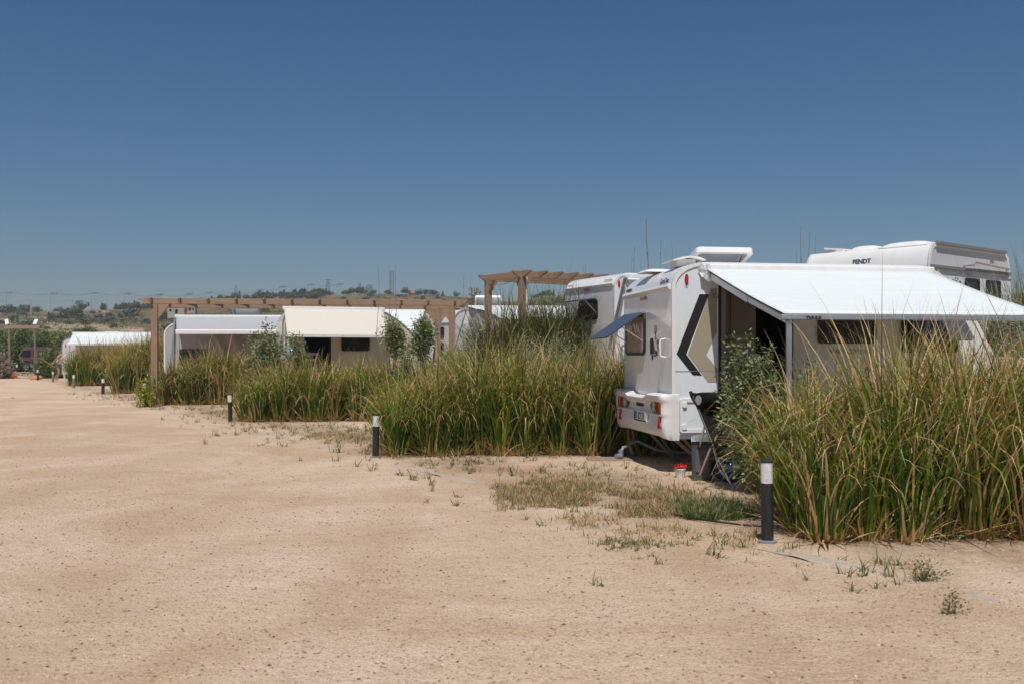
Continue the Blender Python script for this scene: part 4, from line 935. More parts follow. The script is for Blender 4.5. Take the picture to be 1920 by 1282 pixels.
l2 = MB().lathe([(1, 0), (0.95, 0.6), (0.6, 1.0), (0.001, 1.05)], n=14); l2.v = [(0.22+p[0]*0.03, -p[2]*0.025, 1.95+p[1]*0.1) for p in l2.v]; l2.build("marker_lamp", M['red_lens'], E)

# ---- caravan whose white awning roof shows between the cream awning and the twin window caravan
ptsH, nrH = outline(2.0, 0.4, 0.35, 2.35, [(4.0, 2.38), (4.35, 2.2), (4.5, 1.7), (4.5, 0.5)])
H = caravan("white caravan whose bright roof shows between the cream awning and the twin window caravan", -7.2, 36.0, 0.0, 4.5, 2.1, ptsH, nrH, z=0.65, mats=('white_shell', 'white_shell', 'grey_shell'))
awning(H, 0.4, 4.10, 2.40, 1.9, 1.60, mat='awning_white', bar='trim_white', legs=True, barw=0.1, sag=-0.10)
# ---- twin window grey caravan
ptsK, nrK = outline(1.98, 0.55, 0.50, 2.48, [(3.5, 2.48), (3.9, 2.3), (4.3, 1.6), (4.3, 0.5)])
K = caravan("grey caravan with two stacked dark rear windows, behind the low pergola's right posts", -2.12, 36.6, math.radians(37), 4.3, 2.1, ptsK, nrK, z=0.66, mats=('grey_shell', 'grey_shell', 'grey_shell'), trim='trim_grey')
MB().prism([(0, 1.96), (-0.03, 1.97), (-0.03, 2.0), (0, 2.01)], lambda a, c, d: (a, d, c), 0.03, 2.07).build("rear_rail", M['trim_grey'], K)
window(K, rear, 0.60, 1.30, 1.45, 1.86, r=0.08)
window(K, rear, 0.62, 1.45, 0.85, 1.30, flap=0.6, r=0.08)
# ---- caravan with fabric tent walls
XG, YG = -1.50, 33.0
ptsG, nrG = outline(1.95, 0.4, 0.55, 2.5, [(3.4, 2.5), (3.9, 2.3), (4.3, 1.6), (4.3, 0.5)])
Gc = caravan("grey caravan with awning tent of hanging grey fabric walls, left of the tall pergola post", XG, YG+2.2, math.radians(4), 4.3, 2.1, ptsG, nrG, z=0.60, mats=('grey_shell', 'white_shell', 'grey_shell'))
hatch(Gc, 0.25, 0.4, 2.50, 0.9, 0.7, 0.62, h=0.05)
awning(Gc, 0.0, 4.0, 2.52, 2.2, 2.02, mat='awning_white', bar='trim_white', legs=False, arm=False, shift=1.05, barw=0.03, sag=-0.12)
rows = []
for i in range(9):
    t = i/8; rows.append([])
    for k in range(17):
        q = k/16; zt = 2.52+(2.0-2.52)*q; rows[-1].append((0.0+1.05*q+0.03*math.sin(q*14+t), -0.05-2.15*q+0.04*math.sin(q*20), zt*(1-t)+0.05*t))
MB().grid(rows).build("tent_side", M['tent_grey'], Gc)
rows = []
for i in range(9):
    t = i/8; rows.append([(1.05+4.0*k/32, -2.2+0.05*math.sin(k*1.1)*t, 2.0*(1-t)+0.05*t) for k in range(33)])
MB().grid(rows).build("tent_front", M['tent_grey'], Gc)
MB().bar((-0.03, -0.05, 2.54), (1.02, -2.2, 2.04), 0.04, 0.05).build("tent_edge", M['steel_dark'], Gc)
MB().tube([(-0.1, -0.1, 2.4), (-0.55, -0.6, 0.9), (-0.7, -0.8, 0.0)], 0.02, 6).build("guy_rope", M['steel_dark'], Gc)
shrub("dry_shrub", -1.42, 38.2, 0.18, 3.15, "dead brown curled shrub top beside the raised white roof hatch", mat=tone_mat("dead_leaf", [(0, (0.10, 0.065, 0.045)), (1, (0.26, 0.17, 0.11))]), n_br=16, n_leaf=12, ls=0.12, lw=0.02, spread=0.06, low=0.9)
# ------------------------------------------------------------------ pergolas
def pergola(label, x, y, rz, L, W, H, z, nraf, posts, over=0.45, ps=0.15):
    root = empty("pergola", (x, y, z), rz, label, "pergola", "timber pergolas")
    for (u, v) in posts:
        p = MB().box((u-ps/2, v-ps/2, -0.1), (u+ps/2, v+ps/2, H-0.17)).build("post", M['wood_z'], root, bevel=0.008)
        br = MB()
        for sg in (-1, 1):
            if -0.2 < u+sg*0.45 < L+0.2:
                br.prism([(u+sg*ps/2, H-0.62), (u+sg*0.42, H-0.172), (u+sg*ps/2, H-0.172)], lambda a, b, d: (a, d, b), v-0.045, v+0.045)
        if br.v: br.build("brace", M['wood_x'], root)
    for v in (0, W):
        sg = -0.055 if v == 0 else 0.055
        MB().prism([(-over, H), (-over, H-0.04), (-over+0.22, H-0.165), (L+over-0.22, H-0.165), (L+over, H-0.04), (L+over, H)], lambda a, b, d: (a, d, b), v-0.035+sg*0, v+0.035+sg*0).build("beam", M['wood_x'], root, bevel=0.006)
    for i in range(nraf):
        u = -0.08+(L+0.16)*i/(nraf-1)
        MB().prism([(-0.24, H+0.004), (-0.24, H-0.035), (-0.10, H-0.13), (W+0.10, H-0.13), (W+0.24, H-0.035), (W+0.24, H+0.004)], lambda a, b, d: (d, a, b), u-0.03, u+0.03).build("rafter", M['wood_x'], root, bevel=0.005)
    return root
PL = 8.6
pergola("long low timber pergola across the middle distance, in front of the grey awning", -10.33, 29.3, math.atan2(0.125, 0.99), PL, 2.5, 3.12, -0.0, 12, [(0, 0), (PL*0.49, 0.0), (PL, 0), (PL-0.3, 2.5)], ps=0.18)
pg2 = pergola("taller timber pergola in the middle, left of the second white caravan", -0.72, 28.9, math.radians(-30+3), 1.15, 0.01+0.0, 3.06, 0.7, 2, [(0, 0)], over=0.3) if False else None
r2 = empty("pergola", (0.27, 27.6, 0.70), math.radians(33), "tall timber pergola in the middle, left of the second white caravan", "pergola", "timber pergolas")
H2 = 3.06; L2 = 4.2; W2 = 1.75
for (u, v) in ((0, 0), (0, W2), (L2, 0), (L2, W2)):
    MB().box((u-0.08, v-0.08, -0.1), (u+0.08, v+0.08, H2-0.17)).build("post", M['wood_z'], r2, bevel=0.008)
    MB().prism([(0.08, H2-0.50), (0.31, H2-0.172), (0.08, H2-0.172)], lambda a, b, d, u=u, v=v: (u+(a if u == 0 else -a), v+d, b), -0.045, 0.045).prism([(0.08, H2-0.50), (0.31, H2-0.172), (0.08, H2-0.172)], lambda a, b, d, u=u, v=v: (u+d, v+(a if v == 0 else -a), b), -0.045, 0.045).build("brace", M['wood_x'], r2)
for v in (0, W2):
    MB().prism([(-0.32, H2), (-0.32, H2-0.04), (-0.12, H2-0.17), (L2+0.12, H2-0.17), (L2+0.32, H2-0.04), (L2+0.32, H2)], lambda a, b, d: (a, d, b), v-0.04, v+0.04).build("beam", M['wood_x'], r2, bevel=0.006)
for i in range(9):
    u = L2*i/8
    MB().prism([(-0.45, H2+0.006), (-0.45, H2-0.03), (-0.12, H2-0.168), (W2+0.12, H2-0.168), (W2+0.45, H2-0.03), (W2+0.45, H2+0.006)], lambda a, b, d: (d, a, b), u-0.035, u+0.035).build("rafter", M['wood_x'], r2, bevel=0.005)
MB().tube([(0.11, -0.06, H2-0.17), (0.11, -0.06, 0.2)], 0.03, 8).build("downpipe", M['trim_white'], r2)
MB().tube([(-0.08, W2*0.9, H2-0.17), (-0.09, W2*0.6, H2-0.33), (-0.09, W2*0.35, H2-0.30), (-0.08, 0.12, H2-0.17)], 0.008, 5).build("cable", M['steel_dark'], r2)

# ------------------------------------------------------------------ bollard lamps
def bollard(x, y, h, label, r=0.047, body='black_paint', tilt=(0, 0)):
    root = empty("bollard_lamp", (x, y, gzf(x, y)), 0, label, "bollard lamp", "bollard lamps along the road"); root.rotation_euler = (tilt[0], tilt[1], R.uniform(0, 3))
    s = h/0.64
    MB().lathe([(0.0, 0), (r*1.55, 0), (r*1.55, 0.014), (r*1.02, 0.02)], n=20).build("base_plate", M['pipe_grey'], root)
    MB().lathe([(r, 0.0), (r, 0.455*s), (r*0.9, 0.46*s), (0, 0.46*s)], n=24).build("pole", M[body], root)
    MB().lathe([(0, 0.458*s), (r*0.99, 0.46*s), (r*0.99, 0.618*s), (0, 0.62*s)], n=24).build("diffuser", M['diffuser'], root)
    MB().lathe([(0, 0.618*s), (r*1.04, 0.619*s), (r*1.04, 0.634*s), (r*0.8, 0.642*s), (0, 0.643*s)], n=24).build("cap", M['black_paint'], root)
    return root
BL = [((1439, 1016), 0.64, "nearest black bollard lamp with scuffed frosted head, at the foot of the near grass"), ((704, 857), 0.62, "black bollard lamp at the left end of the middle grass hedge"),
      ((432, 791), 0.62, "black bollard lamp between the near pergola post and the middle hedge"), ((271, 756), 0.63, "black bollard lamp just left of the near pergola post and its yellow climber"),
      ((193, 739), 0.62, "black bollard lamp in front of the hedge left of the pergola"), ((138, 727), 0.62, "weathered bollard lamp among grass, fifth from the camera's nearest hedge"),
      ((99.5, 716), 0.62, "weathered bollard lamp just below the walking person"), ((71, 712.5), 0.66, "black bollard lamp in front of the low stone border and stick fence")]
for (p, h, lb) in BL:
    x, y = gp(*p); bollard(x, y, h, lb, r=0.047 if y < 30 else 0.06, body='timber_grey' if 'weathered' in lb else 'black_paint', tilt=(R.uniform(-.02, .02), R.uniform(-.02, .02)))
bollard(-33.9, 69.4, 0.75, "bollard lamp beside the parked car's rear wheel", r=0.07); bollard(-32.1, 69.8, 0.8, "bollard lamp in front of the rounded bush right of the stick fence", r=0.07)

# ------------------------------------------------------------------ things beside the front caravan
def cl(u, v, z=0.0):   # local point of the front caravan to world
    c, s = math.cos(RZ), math.sin(RZ); return Vector((X0+c*u-s*v, Y0+s*u+c*v, z))
# pedal bin
p = px(1316, 880, 11.9); bn = empty("pedal_bin", (p.x, 11.9, gzf(p.x, 11.9)), -0.15, "tall grey pedal bin with shiny lid under the lounge chair", "bin")
MB().prism(rrect(-0.115, -0.11, 0.115, 0.11, 0.03, 4), lambda a, b, d: (a*(1+0.10*d), b*(1+0.10*d), d), 0.0, 0.42).build("bin_body", M['grey_plastic'], bn, bevel=0.004)
MB().prism(rrect(-0.075, 0.10, 0.075, 0.36, 0.015, 3), lambda a, b, d: (a, -0.117-d, b), 0.0, 0.008).build("front_panel", plain("bin_panel", (0.11, 0.11, 0.12), 0.4), bn)
MB().prism(rrect(-0.125, -0.12, 0.125, 0.12, 0.03, 4), lambda a, b, d: (a, b, d), 0.42, 0.455).build("lid_collar", M['black_rubber'], bn, bevel=0.004)
rows = []
for i in range(9):
    t = -1+2*i/8; rows.append([(0.125*s_, 0.118*t, 0.452+0.10*(1-abs(t)**3)*(1-0.25*abs(s_)**3)*(0.55-0.45*t*-1)) for s_ in [-1+2*k/10 for k in range(11)]])
MB().grid(rows).build("lid", M['metal'], bn)
# lounge chair leaning on the caravan
ch = empty("lounge_chair", (0, 0, 0), 0, "black folding lounge chair with rolled headrest, leaning by the caravan door", "lounge chair")
def cpt(x, y, Y): return px(x, y, Y)
TL, TR = cpt(1297, 736, 11.75), cpt(1362, 737, 11.95); BL_, BR_ = cpt(1338, 838, 11.35), cpt(1400, 832, 11.55)
fx = TR-TL
MB().tube([TL, BL_], 0.012, 8).build("frame_tube", M['black_rubber'], ch); MB().tube([TR, BR_], 0.012, 8).build("frame_tube", M['black_rubber'], ch)
rows = []
for i in range(13):
    t = i/12; a = TL.lerp(BL_, t); b = TR.lerp(BR_, t); rows.append([a.lerp(b, 0.03+0.94*k/8)+Vector((0, 0.05*math.sin(math.pi*k/8), -0.015*math.sin(math.pi*k/8)+0.004*math.sin(i*2.1))) for k in range(9)])
o = MB().grid(rows).build("sling", M['chair_black'], ch); md = o.modifiers.new("thickness", 'SOLIDIFY'); md.thickness = 0.006
c0 = TL.lerp(BL_, 0.13)+Vector((0.03, -0.09, 0.0)); c1 = TR.lerp(BR_, 0.13)+Vector((-0.02, -0.09, 0.0))
pts_ = [c0.lerp(c1, k/6) for k in range(7)]
MB().tube(pts_, [0.085, 0.092, 0.093, 0.093, 0.093, 0.092, 0.085], 18).build("headrest", M['chair_black'], ch)
MB().lathe([(0, 0), (0.08, 0), (0.08, 0.004), (0, 0.004)], n=18)
dd = (c0-c1).normalized(); MB().tube([c0+dd*0.0, c0+dd*0.006], 0.055, 16).build("headrest_end", M['grey_cloth'], ch)
MB().tube([TL+Vector((-0.02, -0.03, 0.02)), TL+Vector((0.0, -0.03, -0.05)), TL.lerp(BL_, 0.22)+Vector((0.0, -0.03, 0))], 0.02, 8).build("armrest", M['black_rubber'], ch)
MB().tube([BL_, BL_+Vector((0.12, 0.25, -0.28)), BL_+Vector((0.2, 0.1, 0.03-BL_.z))], 0.012, 8).tube([BR_, BR_+Vector((0.0, 0.2, -0.2)), Vector((BR_.x+0.02, BR_.y+0.05, 0.02))], 0.012, 8).tube([TL.lerp(BL_, 0.6), Vector((TL.x+0.1, TL.y+0.45, 0.02))], 0.012, 8).tube([TR.lerp(BR_, 0.6), Vector((TR.x+0.1, TR.y+0.35, 0.02))], 0.012, 8).build("chair_leg", M['metal'], ch)
lx = (c1-c0).normalized()
text("camp", 0.035, c0.lerp(c1, 0.72)+Vector((0, -0.094, 0.02)), lx, (0, 0, 1), plain("gold_thread", (0.45, 0.28, 0.15), 0.6), ch)
# pot with red flowers
p = px(1275.5, 892, 12.1); pt = empty("flower_pot", (p.x, 12.1, gzf(p.x, 12.1)), 0, "small white wrapped pot with red flowers on the sand behind the caravan", "flower pot")
MB().lathe([(0.0, 0.0), (0.052, 0.0), (0.056, 0.03), (0.066, 0.08), (0.07, 0.10), (0.062, 0.105), (0.05, 0.09), (0, 0.088)], n=14).build("wrap", M['pot_white'], pt)
V, f, tn = leaf_cloud([(R.uniform(-.045, .045), R.uniform(-.045, .045), 0.115+R.uniform(-.01, .012)) for _ in range(26)], 9, 0.010, 0.022, 0.012)
np_mesh("petals", V, f, M['petal_red'], parent=pt)
V, f, tn = leaf_cloud([(R.uniform(-.05, .05), R.uniform(-.05, .05), 0.10) for _ in range(10)], 5, 0.01, 0.03, 0.01)
np_mesh("leaves", V, f, M['leaf_green'], parent=pt)
# water jugs
def jug(x, y, rz, label, s=1.0, lie=False):
    r_ = empty("water_jug", (x, y, gzf(x, y)+(0.135*s if lie else 0)), rz, label, "water jug", "blue water jugs under the awning")
    if lie: r_.rotation_euler = (math.radians(90), 0, rz)
    pr = [(0, 0), (0.12, 0.0), (0.135, 0.02)]
    for k in range(6): z = 0.05+k*0.045; pr += [(0.135, z), (0.127, z+0.012), (0.135, z+0.024)]
    pr += [(0.13, 0.33), (0.08, 0.38), (0.03, 0.40), (0.03, 0.44)]
    MB().lathe([(a*s, b*s) for a, b in pr], n=20).build("jug_body", M['water_jug'], r_)
    MB().lathe([(0.034*s, 0.42*s), (0.034*s, 0.46*s), (0, 0.46*s)], n=12).build("cap", M['blue'], r_)
p = px(1352, 880, 11.95); jug(p.x, 11.95, 0.2, "blue water jug right behind the pedal bin", lie=True)
p = px(1380, 880, 12.0); jug(p.x, 12.0, 0.6, "upright blue water jug between two others, behind the olive shrub", s=0.9)
p = px(1400, 884, 11.6); jug(p.x, 11.6, 1.2, "rightmost blue water jug, lying behind the olive shrub", s=0.9, lie=True)
# folded metal stand
sd = MB(); 
for (a, b, Y) in (((1348, 862), (1370, 906), 11.0), ((1392, 862), (1364, 900), 11.1), ((1388, 858), (1404, 900), 11.0)): sd.tube([px(*a, Y), px(b[0], min(b[1], 668+1900*1.42/Y), Y)], 0.010, 6)
tag(sd.build("folding_stand", M['metal']), "crossed thin metal legs of a small stand under the olive shrub", "folding stand")
st_ = MB().tube([px(1312, 890, 11.4)+Vector((0, 0, 0.0)), px(1330, 845, 11.4), px(1345, 815, 11.45)], 0.012, 6)
tag(st_.build("wooden_stick", M['wood_z']), "dry wooden stick leaning across the pedal bin", "stick")
# paving slab and coupling left of caravan
tag(MB().box((1.05, 14.0, -0.02), (1.75, 14.4, 0.018)).build("paving_slab", plain("soiled_slab", (0.27, 0.21, 0.155), 0.95, var=0.3, vs=9), bevel=0.01), "flat grey slab on the sand at the foot of the hedge by the caravan", "paving slab")
cp = MB().tube([(1.52, 14.15, 0.03), (1.52, 14.15, 0.14)], 0.035, 10).tube([(1.52, 14.15, 0.05), (1.45, 14.1, 0.05)], 0.04, 10).tube([(1.52, 14.15, 0.10), (1.56, 14.2, 0.17), (1.64, 14.3, 0.17)], 0.022, 8)
tag(cp.build("pipe_coupling", M['pipe_grey']), "grey waste pipe coupling on the ground left of the front caravan", "pipe")
# black irrigation hose
tag(MB().tube([(2.22, 8.45, 0.015), (1.95, 8.55, 0.02), (1.6, 8.9, 0.018), (1.45, 9.2, 0.015), (1.7, 9.9, 0.012)], 0.009, 6).build("irrigation_hose", M['black_rubber']), "thin black irrigation hose on the soil left of the nearest bollard lamp", "hose")

# ------------------------------------------------------------------ bare flower stalks against the sky
for i, (sx, yt, yb, Y, r_, lb) in enumerate([(1213, 412, 540, 25.5, 0.026, "tallest bare twiggy stalk above the front caravan's rear corner"), (1190, 462, 530, 25, 0.012, "bare stalk left of the tallest stalk"), (1184, 475, 535, 25.2, 0.009, "leftmost thin stalk behind the front caravan's roof"),
        (1238, 450, 520, 24.5, 0.011, "bare stalk right of the tallest stalk"), (1248, 468, 515, 24.6, 0.008, "short bare stalk between two taller ones, right of the tallest"), (1261, 456, 512, 24.4, 0.010, "bare stalk nearest the front caravan's roof hatch"), (1203, 477, 530, 25.6, 0.008, "short bare stalk just left of the tallest stalk"),
        (1502, 424, 520, 22, 0.011, "tallest bare stalk left of the large caravan"), (1518, 434, 520, 22.2, 0.010, "middle bare stalk left of the large caravan"), (1527, 443, 520, 22.3, 0.009, "bare stalk closest to the large caravan"), (1492, 470, 520, 22.1, 0.007, "short bare stalk left of the large caravan's stalks"),
        (710, 503, 640, 24.8, 0.009, "left bare stalk above the cream awning"), (731, 500, 640, 25, 0.009, "middle bare stalk above the cream awning"), (743, 495, 640, 25.1, 0.010, "right and tallest bare stalk above the cream awning"),
        (1094, 500, 560, 27, 0.008, "left bare stalk above the second caravan's roof"), (1096.5, 495, 560, 27.2, 0.008, "right bare stalk above the second caravan's roof"), (868, 518, 590, 27.5, 0.007, "bare stalk left of the dead shrub top"), (882, 520, 590, 27.4, 0.007, "bare stalk behind the dead shrub top")]):
    xb = (sx-CX)/F*Y; zt = EYE-(yt-HY)/F*Y; z0_ = gzf(xb, Y)
    mb = MB(); lx_ = R.uniform(-0.10, 0.10); n = 10
    P_ = [Vector((xb+lx_*(1-k/(n-1))**1.5*2+0.02*math.sin(k*1.3+i), Y, z0_+(zt-z0_)*k/(n-1))) for k in range(n)]
    mb.tube(P_, [r_*(1.15-0.75*k/(n-1)) for k in range(n)], 5)
    for _ in range(16 if r_ > 0.02 else 7):
        t = R.uniform(0.45, 0.98); a = P_[int(t*(n-1))]; L_ = 0.28*(1.15-t)
        mb.tube([a, a+Vector((R.uniform(-1, 1)*L_*0.7, R.uniform(-1, 1)*L_*0.7, L_*1.2))], [r_*0.4, r_*0.2], 4)
    tag(mb.build("bare_stalk", M['bark'], recalc=False), lb, "bare stalk", "bare flower stalks against the sky")

# ------------------------------------------------------------------ far left: lamp frame, car, person, stones, stick fence
lf_ = empty("lamp_frame", (-34.4, 69.5, gzf(-34.4, 69.5)), 0, "timber gate frame with two white solar lamps on top at far left", "timber frame")
for u in (-0.09, 1.66): MB().tube([(u, 0, 0), (u+0.03, 0, 1.6), (u, 0, 3.25)], [0.10, 0.085, 0.08], 8).build("post", M['timber_grey'], lf_)
MB().box((-0.4, -0.09, 3.13), (2.05, 0.09, 3.36)).build("beam", M['wood_x'], lf_, bevel=0.02)
for u, t in ((-0.12, 0.18), (1.68, -0.05)):
    l_ = MB().bar((u-t*0.25, -0.1, 3.44), (u-t*1.2+0.0, 0.12, 3.78), 0.24, 0.05, up=(0, -1, 0.3)).build("solar_lamp", M['solar'], lf_)
    MB().tube([(u, 0, 3.36), (u, 0, 3.5)], 0.03, 6).build("bracket", M['steel_dark'], l_)
# stick fence
sf = empty("stick_fence", (-32.62, 69.2, gzf(-32.8, 69)), 0, "short upright stick fence right of the parked car", "stick fence"); mb = MB()
for k in range(26):
    u = k*0.045; mb.tube([(u, R.uniform(-.03, .03), 0), (u+R.uniform(-.04, .04), R.uniform(-.04, .04), 1.75+R.uniform(-.25, .15))], [0.028, 0.018], 5)
mb.build("sticks", M['timber_grey'], sf, recalc=False)
# stones
def rock(x, y, s, label, mat, i, sq=0.6):
    import bmesh
    me = bpy.data.meshes.new("rock"); bm = bmesh.new(); bmesh.ops.create_icosphere(bm, subdivisions=3, radius=1)
    for v in bm.verts:
        nn = mnoise.noise(v.co*1.3+Vector((i*7.1, 0, 0)))*0.35+mnoise.noise(v.co*3+Vector((0, i*3.3, 0)))*0.12
        v.co *= (1+nn); v.co = Vector((v.co.x*s, v.co.y*s*0.8, max(-0.1, v.co.z*s*sq)))
    bm.to_mesh(me); bm.free(); me.materials.append(mat); o = bpy.data.objects.new("rock", me); COL.objects.link(o)
    o.location = (x, y, gzf(x, y)+s*sq*0.3); tag(o, label, "rock", "rocks at the end of the road"); return o
rock(-32.88, 66.8, 0.55, "orange boulder at the foot of the lamp frame's left post", M['orange_stone'], 1)
rock(-33.6, 67.5, 0.42, "pale pinkish boulder left of the orange boulder", M['stone'], 2)
rock(-32.1, 66.3, 0.25, "small grey stone right of the orange boulder", M['stone'], 3)
rock(-30.0, 63.9, 0.34, "reddish stone by the bollard lamp in front of the border", M['orange_stone'], 4)
rock(-31.4, 65.6, 0.22, "small brown stone between the boulders and the bollard lamp", M['stone'], 5)
sw = empty("stone_border", (-33.3, 67.6, 0), -0.03, "low rubble stone border below the parked car", "stone wall"); mb = MB()
x = 0
while x < 2.8:
    wv = R.uniform(0.3, 0.7); mb.box((x, R.uniform(-.1, .05), 0), (x+wv-0.03, 0.45, R.uniform(0.22, 0.36))); x += wv
mb.build("stones", M['stone'], sw, bevel=0.06); MB().box((0.2, 0.05, 0.34), (2.6, 0.7, 0.40)).build("capping", M['concrete'], sw, bevel=0.03)
# parked car
cx0 = (31-CX)/F*74; car = empty("parked_car", (cx0, 74, gzf(cx0, 74)), 0, "dull red brown off road car half hidden behind the lamp frame post", "car")
body = [(0.02, 0.55), (0.0, 0.95), (0.06, 1.08), (0.30, 1.55), (0.45, 1.70), (0.8, 1.78), (2.3, 1.78), (2.55, 1.70), (3.1, 1.18), (4.2, 1.08), (4.6, 0.92), (4.65, 0.55), (4.5, 0.38), (0.15, 0.38)]
MB().prism(body, lambda a, b, d: (a, d, b), 0, 1.8).build("body", M['red_paint'], car, bevel=0.05)
for pl in ([(0.22, 1.12), (0.45, 1.58), (0.58, 1.62), (1.02, 1.62), (1.02, 1.12)], [(1.2, 1.12), (1.2, 1.62), (2.2, 1.62), (2.2, 1.12)], [(2.28, 1.12), (2.28, 1.62), (2.45, 1.6), (2.85, 1.12)]):
    MB().prism(pl, side, 0.0, 0.012).build("window", M['dark_glass'], car)
MB().prism([(1.1, 0.45), (1.1, 0.85), (1.5, 0.9), (3.0, 0.9), (3.0, 0.45)], side, 0.0, 0.01).build("door_panel", plain("orange_brown_paint", (0.12, 0.045, 0.02), 0.3, var=0.3, vs=2), car)
MB().box((0.0, -0.03, 0.36), (4.62, 0.01, 0.52)).build("side_skirt", M['trim_grey'], car)
MB().tube([(0.7, 0.1, 1.80), (0.8, 0.1, 1.85), (2.2, 0.1, 1.85), (2.3, 0.1, 1.80)], 0.02, 6).build("roof_rail", M['steel_dark'], car)
MB().box((1.05, -0.03, 0.98), (1.2, 0, 1.02)).box((2.05, -0.03, 0.98), (2.2, 0, 1.02)).build("door_handle", M['metal'], car)
MB().box((2.15, -0.2, 1.15), (2.35, 0, 1.32)).build("mirror", M['metal'], car, bevel=0.02)
for wx in (0.72, 3.75):
    MB().lathe([(0.001, 0), (0.46, 0), (0.46, 0.02), (0.001, 0.02)], n=20)
    a_ = MB().lathe([(0.001, -0.013), (0.45, -0.013), (0.45, 0.0)], n=22); a_.v = [(wx+p[0], p[2], 0.42+p[1]) for p in a_.v]; a_.build("wheel_arch", M['black_rubber'], car)
    for yy in (-0.04, 1.6):
        t_ = MB().lathe([(0.001, 0), (0.3, 0), (0.36, 0.03), (0.36, 0.2), (0.001, 0.23)], n=22); t_.v = [(wx+p[0], yy+p[2], 0.36+p[1]) for p in t_.v]; w_ = t_.build("wheel", M['black_rubber'], car)
        t_ = MB().lathe([(0.001, -0.01), (0.2, -0.01), (0.2, 0.05)], n=16); t_.v = [(wx+p[0], yy+p[2], 0.36+p[1]) for p in t_.v]; t_.build("rim", M['metal'], w_)
# person: bending slightly, arm reaching down and back with a stick
def skin_mesh(name, vs, es, rads, mat, parent=None):
    me = bpy.data.meshes.new(name); me.from_pydata(vs, es, []); o = bpy.data.objects.new(name, me); COL.objects.link(o); me.materials.append(mat)
    md = o.modifiers.new("skin", 'SKIN'); sv = me.skin_vertices[0].data
    for i, r_ in enumerate(rads): sv[i].radius = r_ if isinstance(r_, tuple) else (r_, r_)
    sv[0].use_root = True
    s2 = o.modifiers.new("sub", 'SUBSURF'); s2.levels = 1; s2.render_levels = 2
    for p_ in me.polygons: p_.use_smooth = True
    if parent is not None: o.parent = parent
    return o
PXp, PYp = (110-CX)/F*58.0, 58.0
per = empty("person", (PXp, PYp, gzf(PXp, PYp)+0.06), 0, "person in white sleeveless top and shorts, leaning forward with arm reaching down behind", "person")
vs = [(0, 0, 0.92), (0.03, 0, 1.10), (0.09, 0, 1.32), (0.13, 0, 1.44), (0.16, 0, 1.52), (0.19, -0.01, 1.60), (0.20, -0.01, 1.68),
      (0.13, -0.17, 1.40), (-0.06, -0.24, 1.18), (-0.24, -0.22, 0.98), (-0.31, -0.21, 0.92),
      (0.13, 0.17, 1.40), (0.24, 0.22, 1.16), (0.36, 0.15, 1.02), (0.42, 0.13, 1.0),
      (-0.02, -0.10, 0.86), (0.08, -0.11, 0.48), (-0.06, -0.11, 0.08), (0.06, -0.11, 0.03),
      (0.0, 0.10, 0.86), (-0.08, 0.11, 0.47), (-0.26, 0.11, 0.12), (-0.16, 0.11, 0.05),
      (-0.35, -0.22, 0.86), (-0.33, -0.19, 0.86), (0.46, 0.12, 1.02)]
es = [(0, 1), (1, 2), (2, 3), (3, 4), (4, 5), (5, 6), (3, 7), (7, 8), (8, 9), (9, 10), (3, 11), (11, 12), (12, 13), (13, 14), (0, 15), (15, 16), (16, 17), (17, 18), (0, 19), (19, 20), (20, 21), (21, 22), (10, 23), (10, 24), (14, 25)]
rd = [(0.13, 0.15), (0.11, 0.13), (0.12, 0.16), (0.07, 0.1), 0.05, 0.085, 0.075, 0.06, 0.042, 0.033, 0.028, 0.06, 0.042, 0.033, 0.028, 0.085, 0.058, 0.04, 0.035, 0.085, 0.058, 0.04, 0.035, 0.012, 0.012, 0.014]
skin_mesh("body", vs, es, rd, M['skin'], per)
skin_mesh("shirt", [(0.0, 0, 0.92), (0.03, 0, 1.10), (0.09, 0, 1.32), (0.125, 0, 1.41), (0.128, -0.10, 1.41), (0.128, 0.10, 1.41)], [(0, 1), (1, 2), (2, 3), (3, 4), (3, 5)], [(0.15, 0.17), (0.13, 0.15), (0.14, 0.18), (0.09, 0.12), 0.07, 0.07], plain("white_top", (0.72, 0.70, 0.74), 0.8, var=0.35, vs=9), per)
skin_mesh("shorts", [(0.0, 0, 0.93), (-0.02, -0.10, 0.84), (0.04, -0.11, 0.66), (0.0, 0.10, 0.84), (-0.05, 0.11, 0.66)], [(0, 1), (1, 2), (0, 3), (3, 4)], [(0.15, 0.16), 0.10, 0.09, 0.10, 0.09], plain("shorts_cloth", (0.12, 0.13, 0.2), 0.8), per)
hr = MB().lathe([(0.001, 0.10), (0.05, 0.09), (0.088, 0.05), (0.098, 0.0), (0.09, -0.05), (0.07, -0.09)], n=14); hr.v = [(0.18+p[0], p[1]-0.01, 1.665+p[2]) for p in hr.v]; hr.build("hair", M['brown_hair'], per)
sk = MB().tube([(PXp-0.33, PYp-0.21, gzf(PXp, PYp)+0.96), (PXp-0.95, PYp-0.3, gzf(PXp, PYp)+1.35)], 0.02, 6).tube([(PXp-0.33, PYp-0.21, gzf(PXp, PYp)+0.96), (PXp-0.05, PYp-0.1, gzf(PXp, PYp)+0.75)], 0.02, 6)
tag(sk.build("stick", M['wood_x']), "pale stick held low by the person in white", "stick")

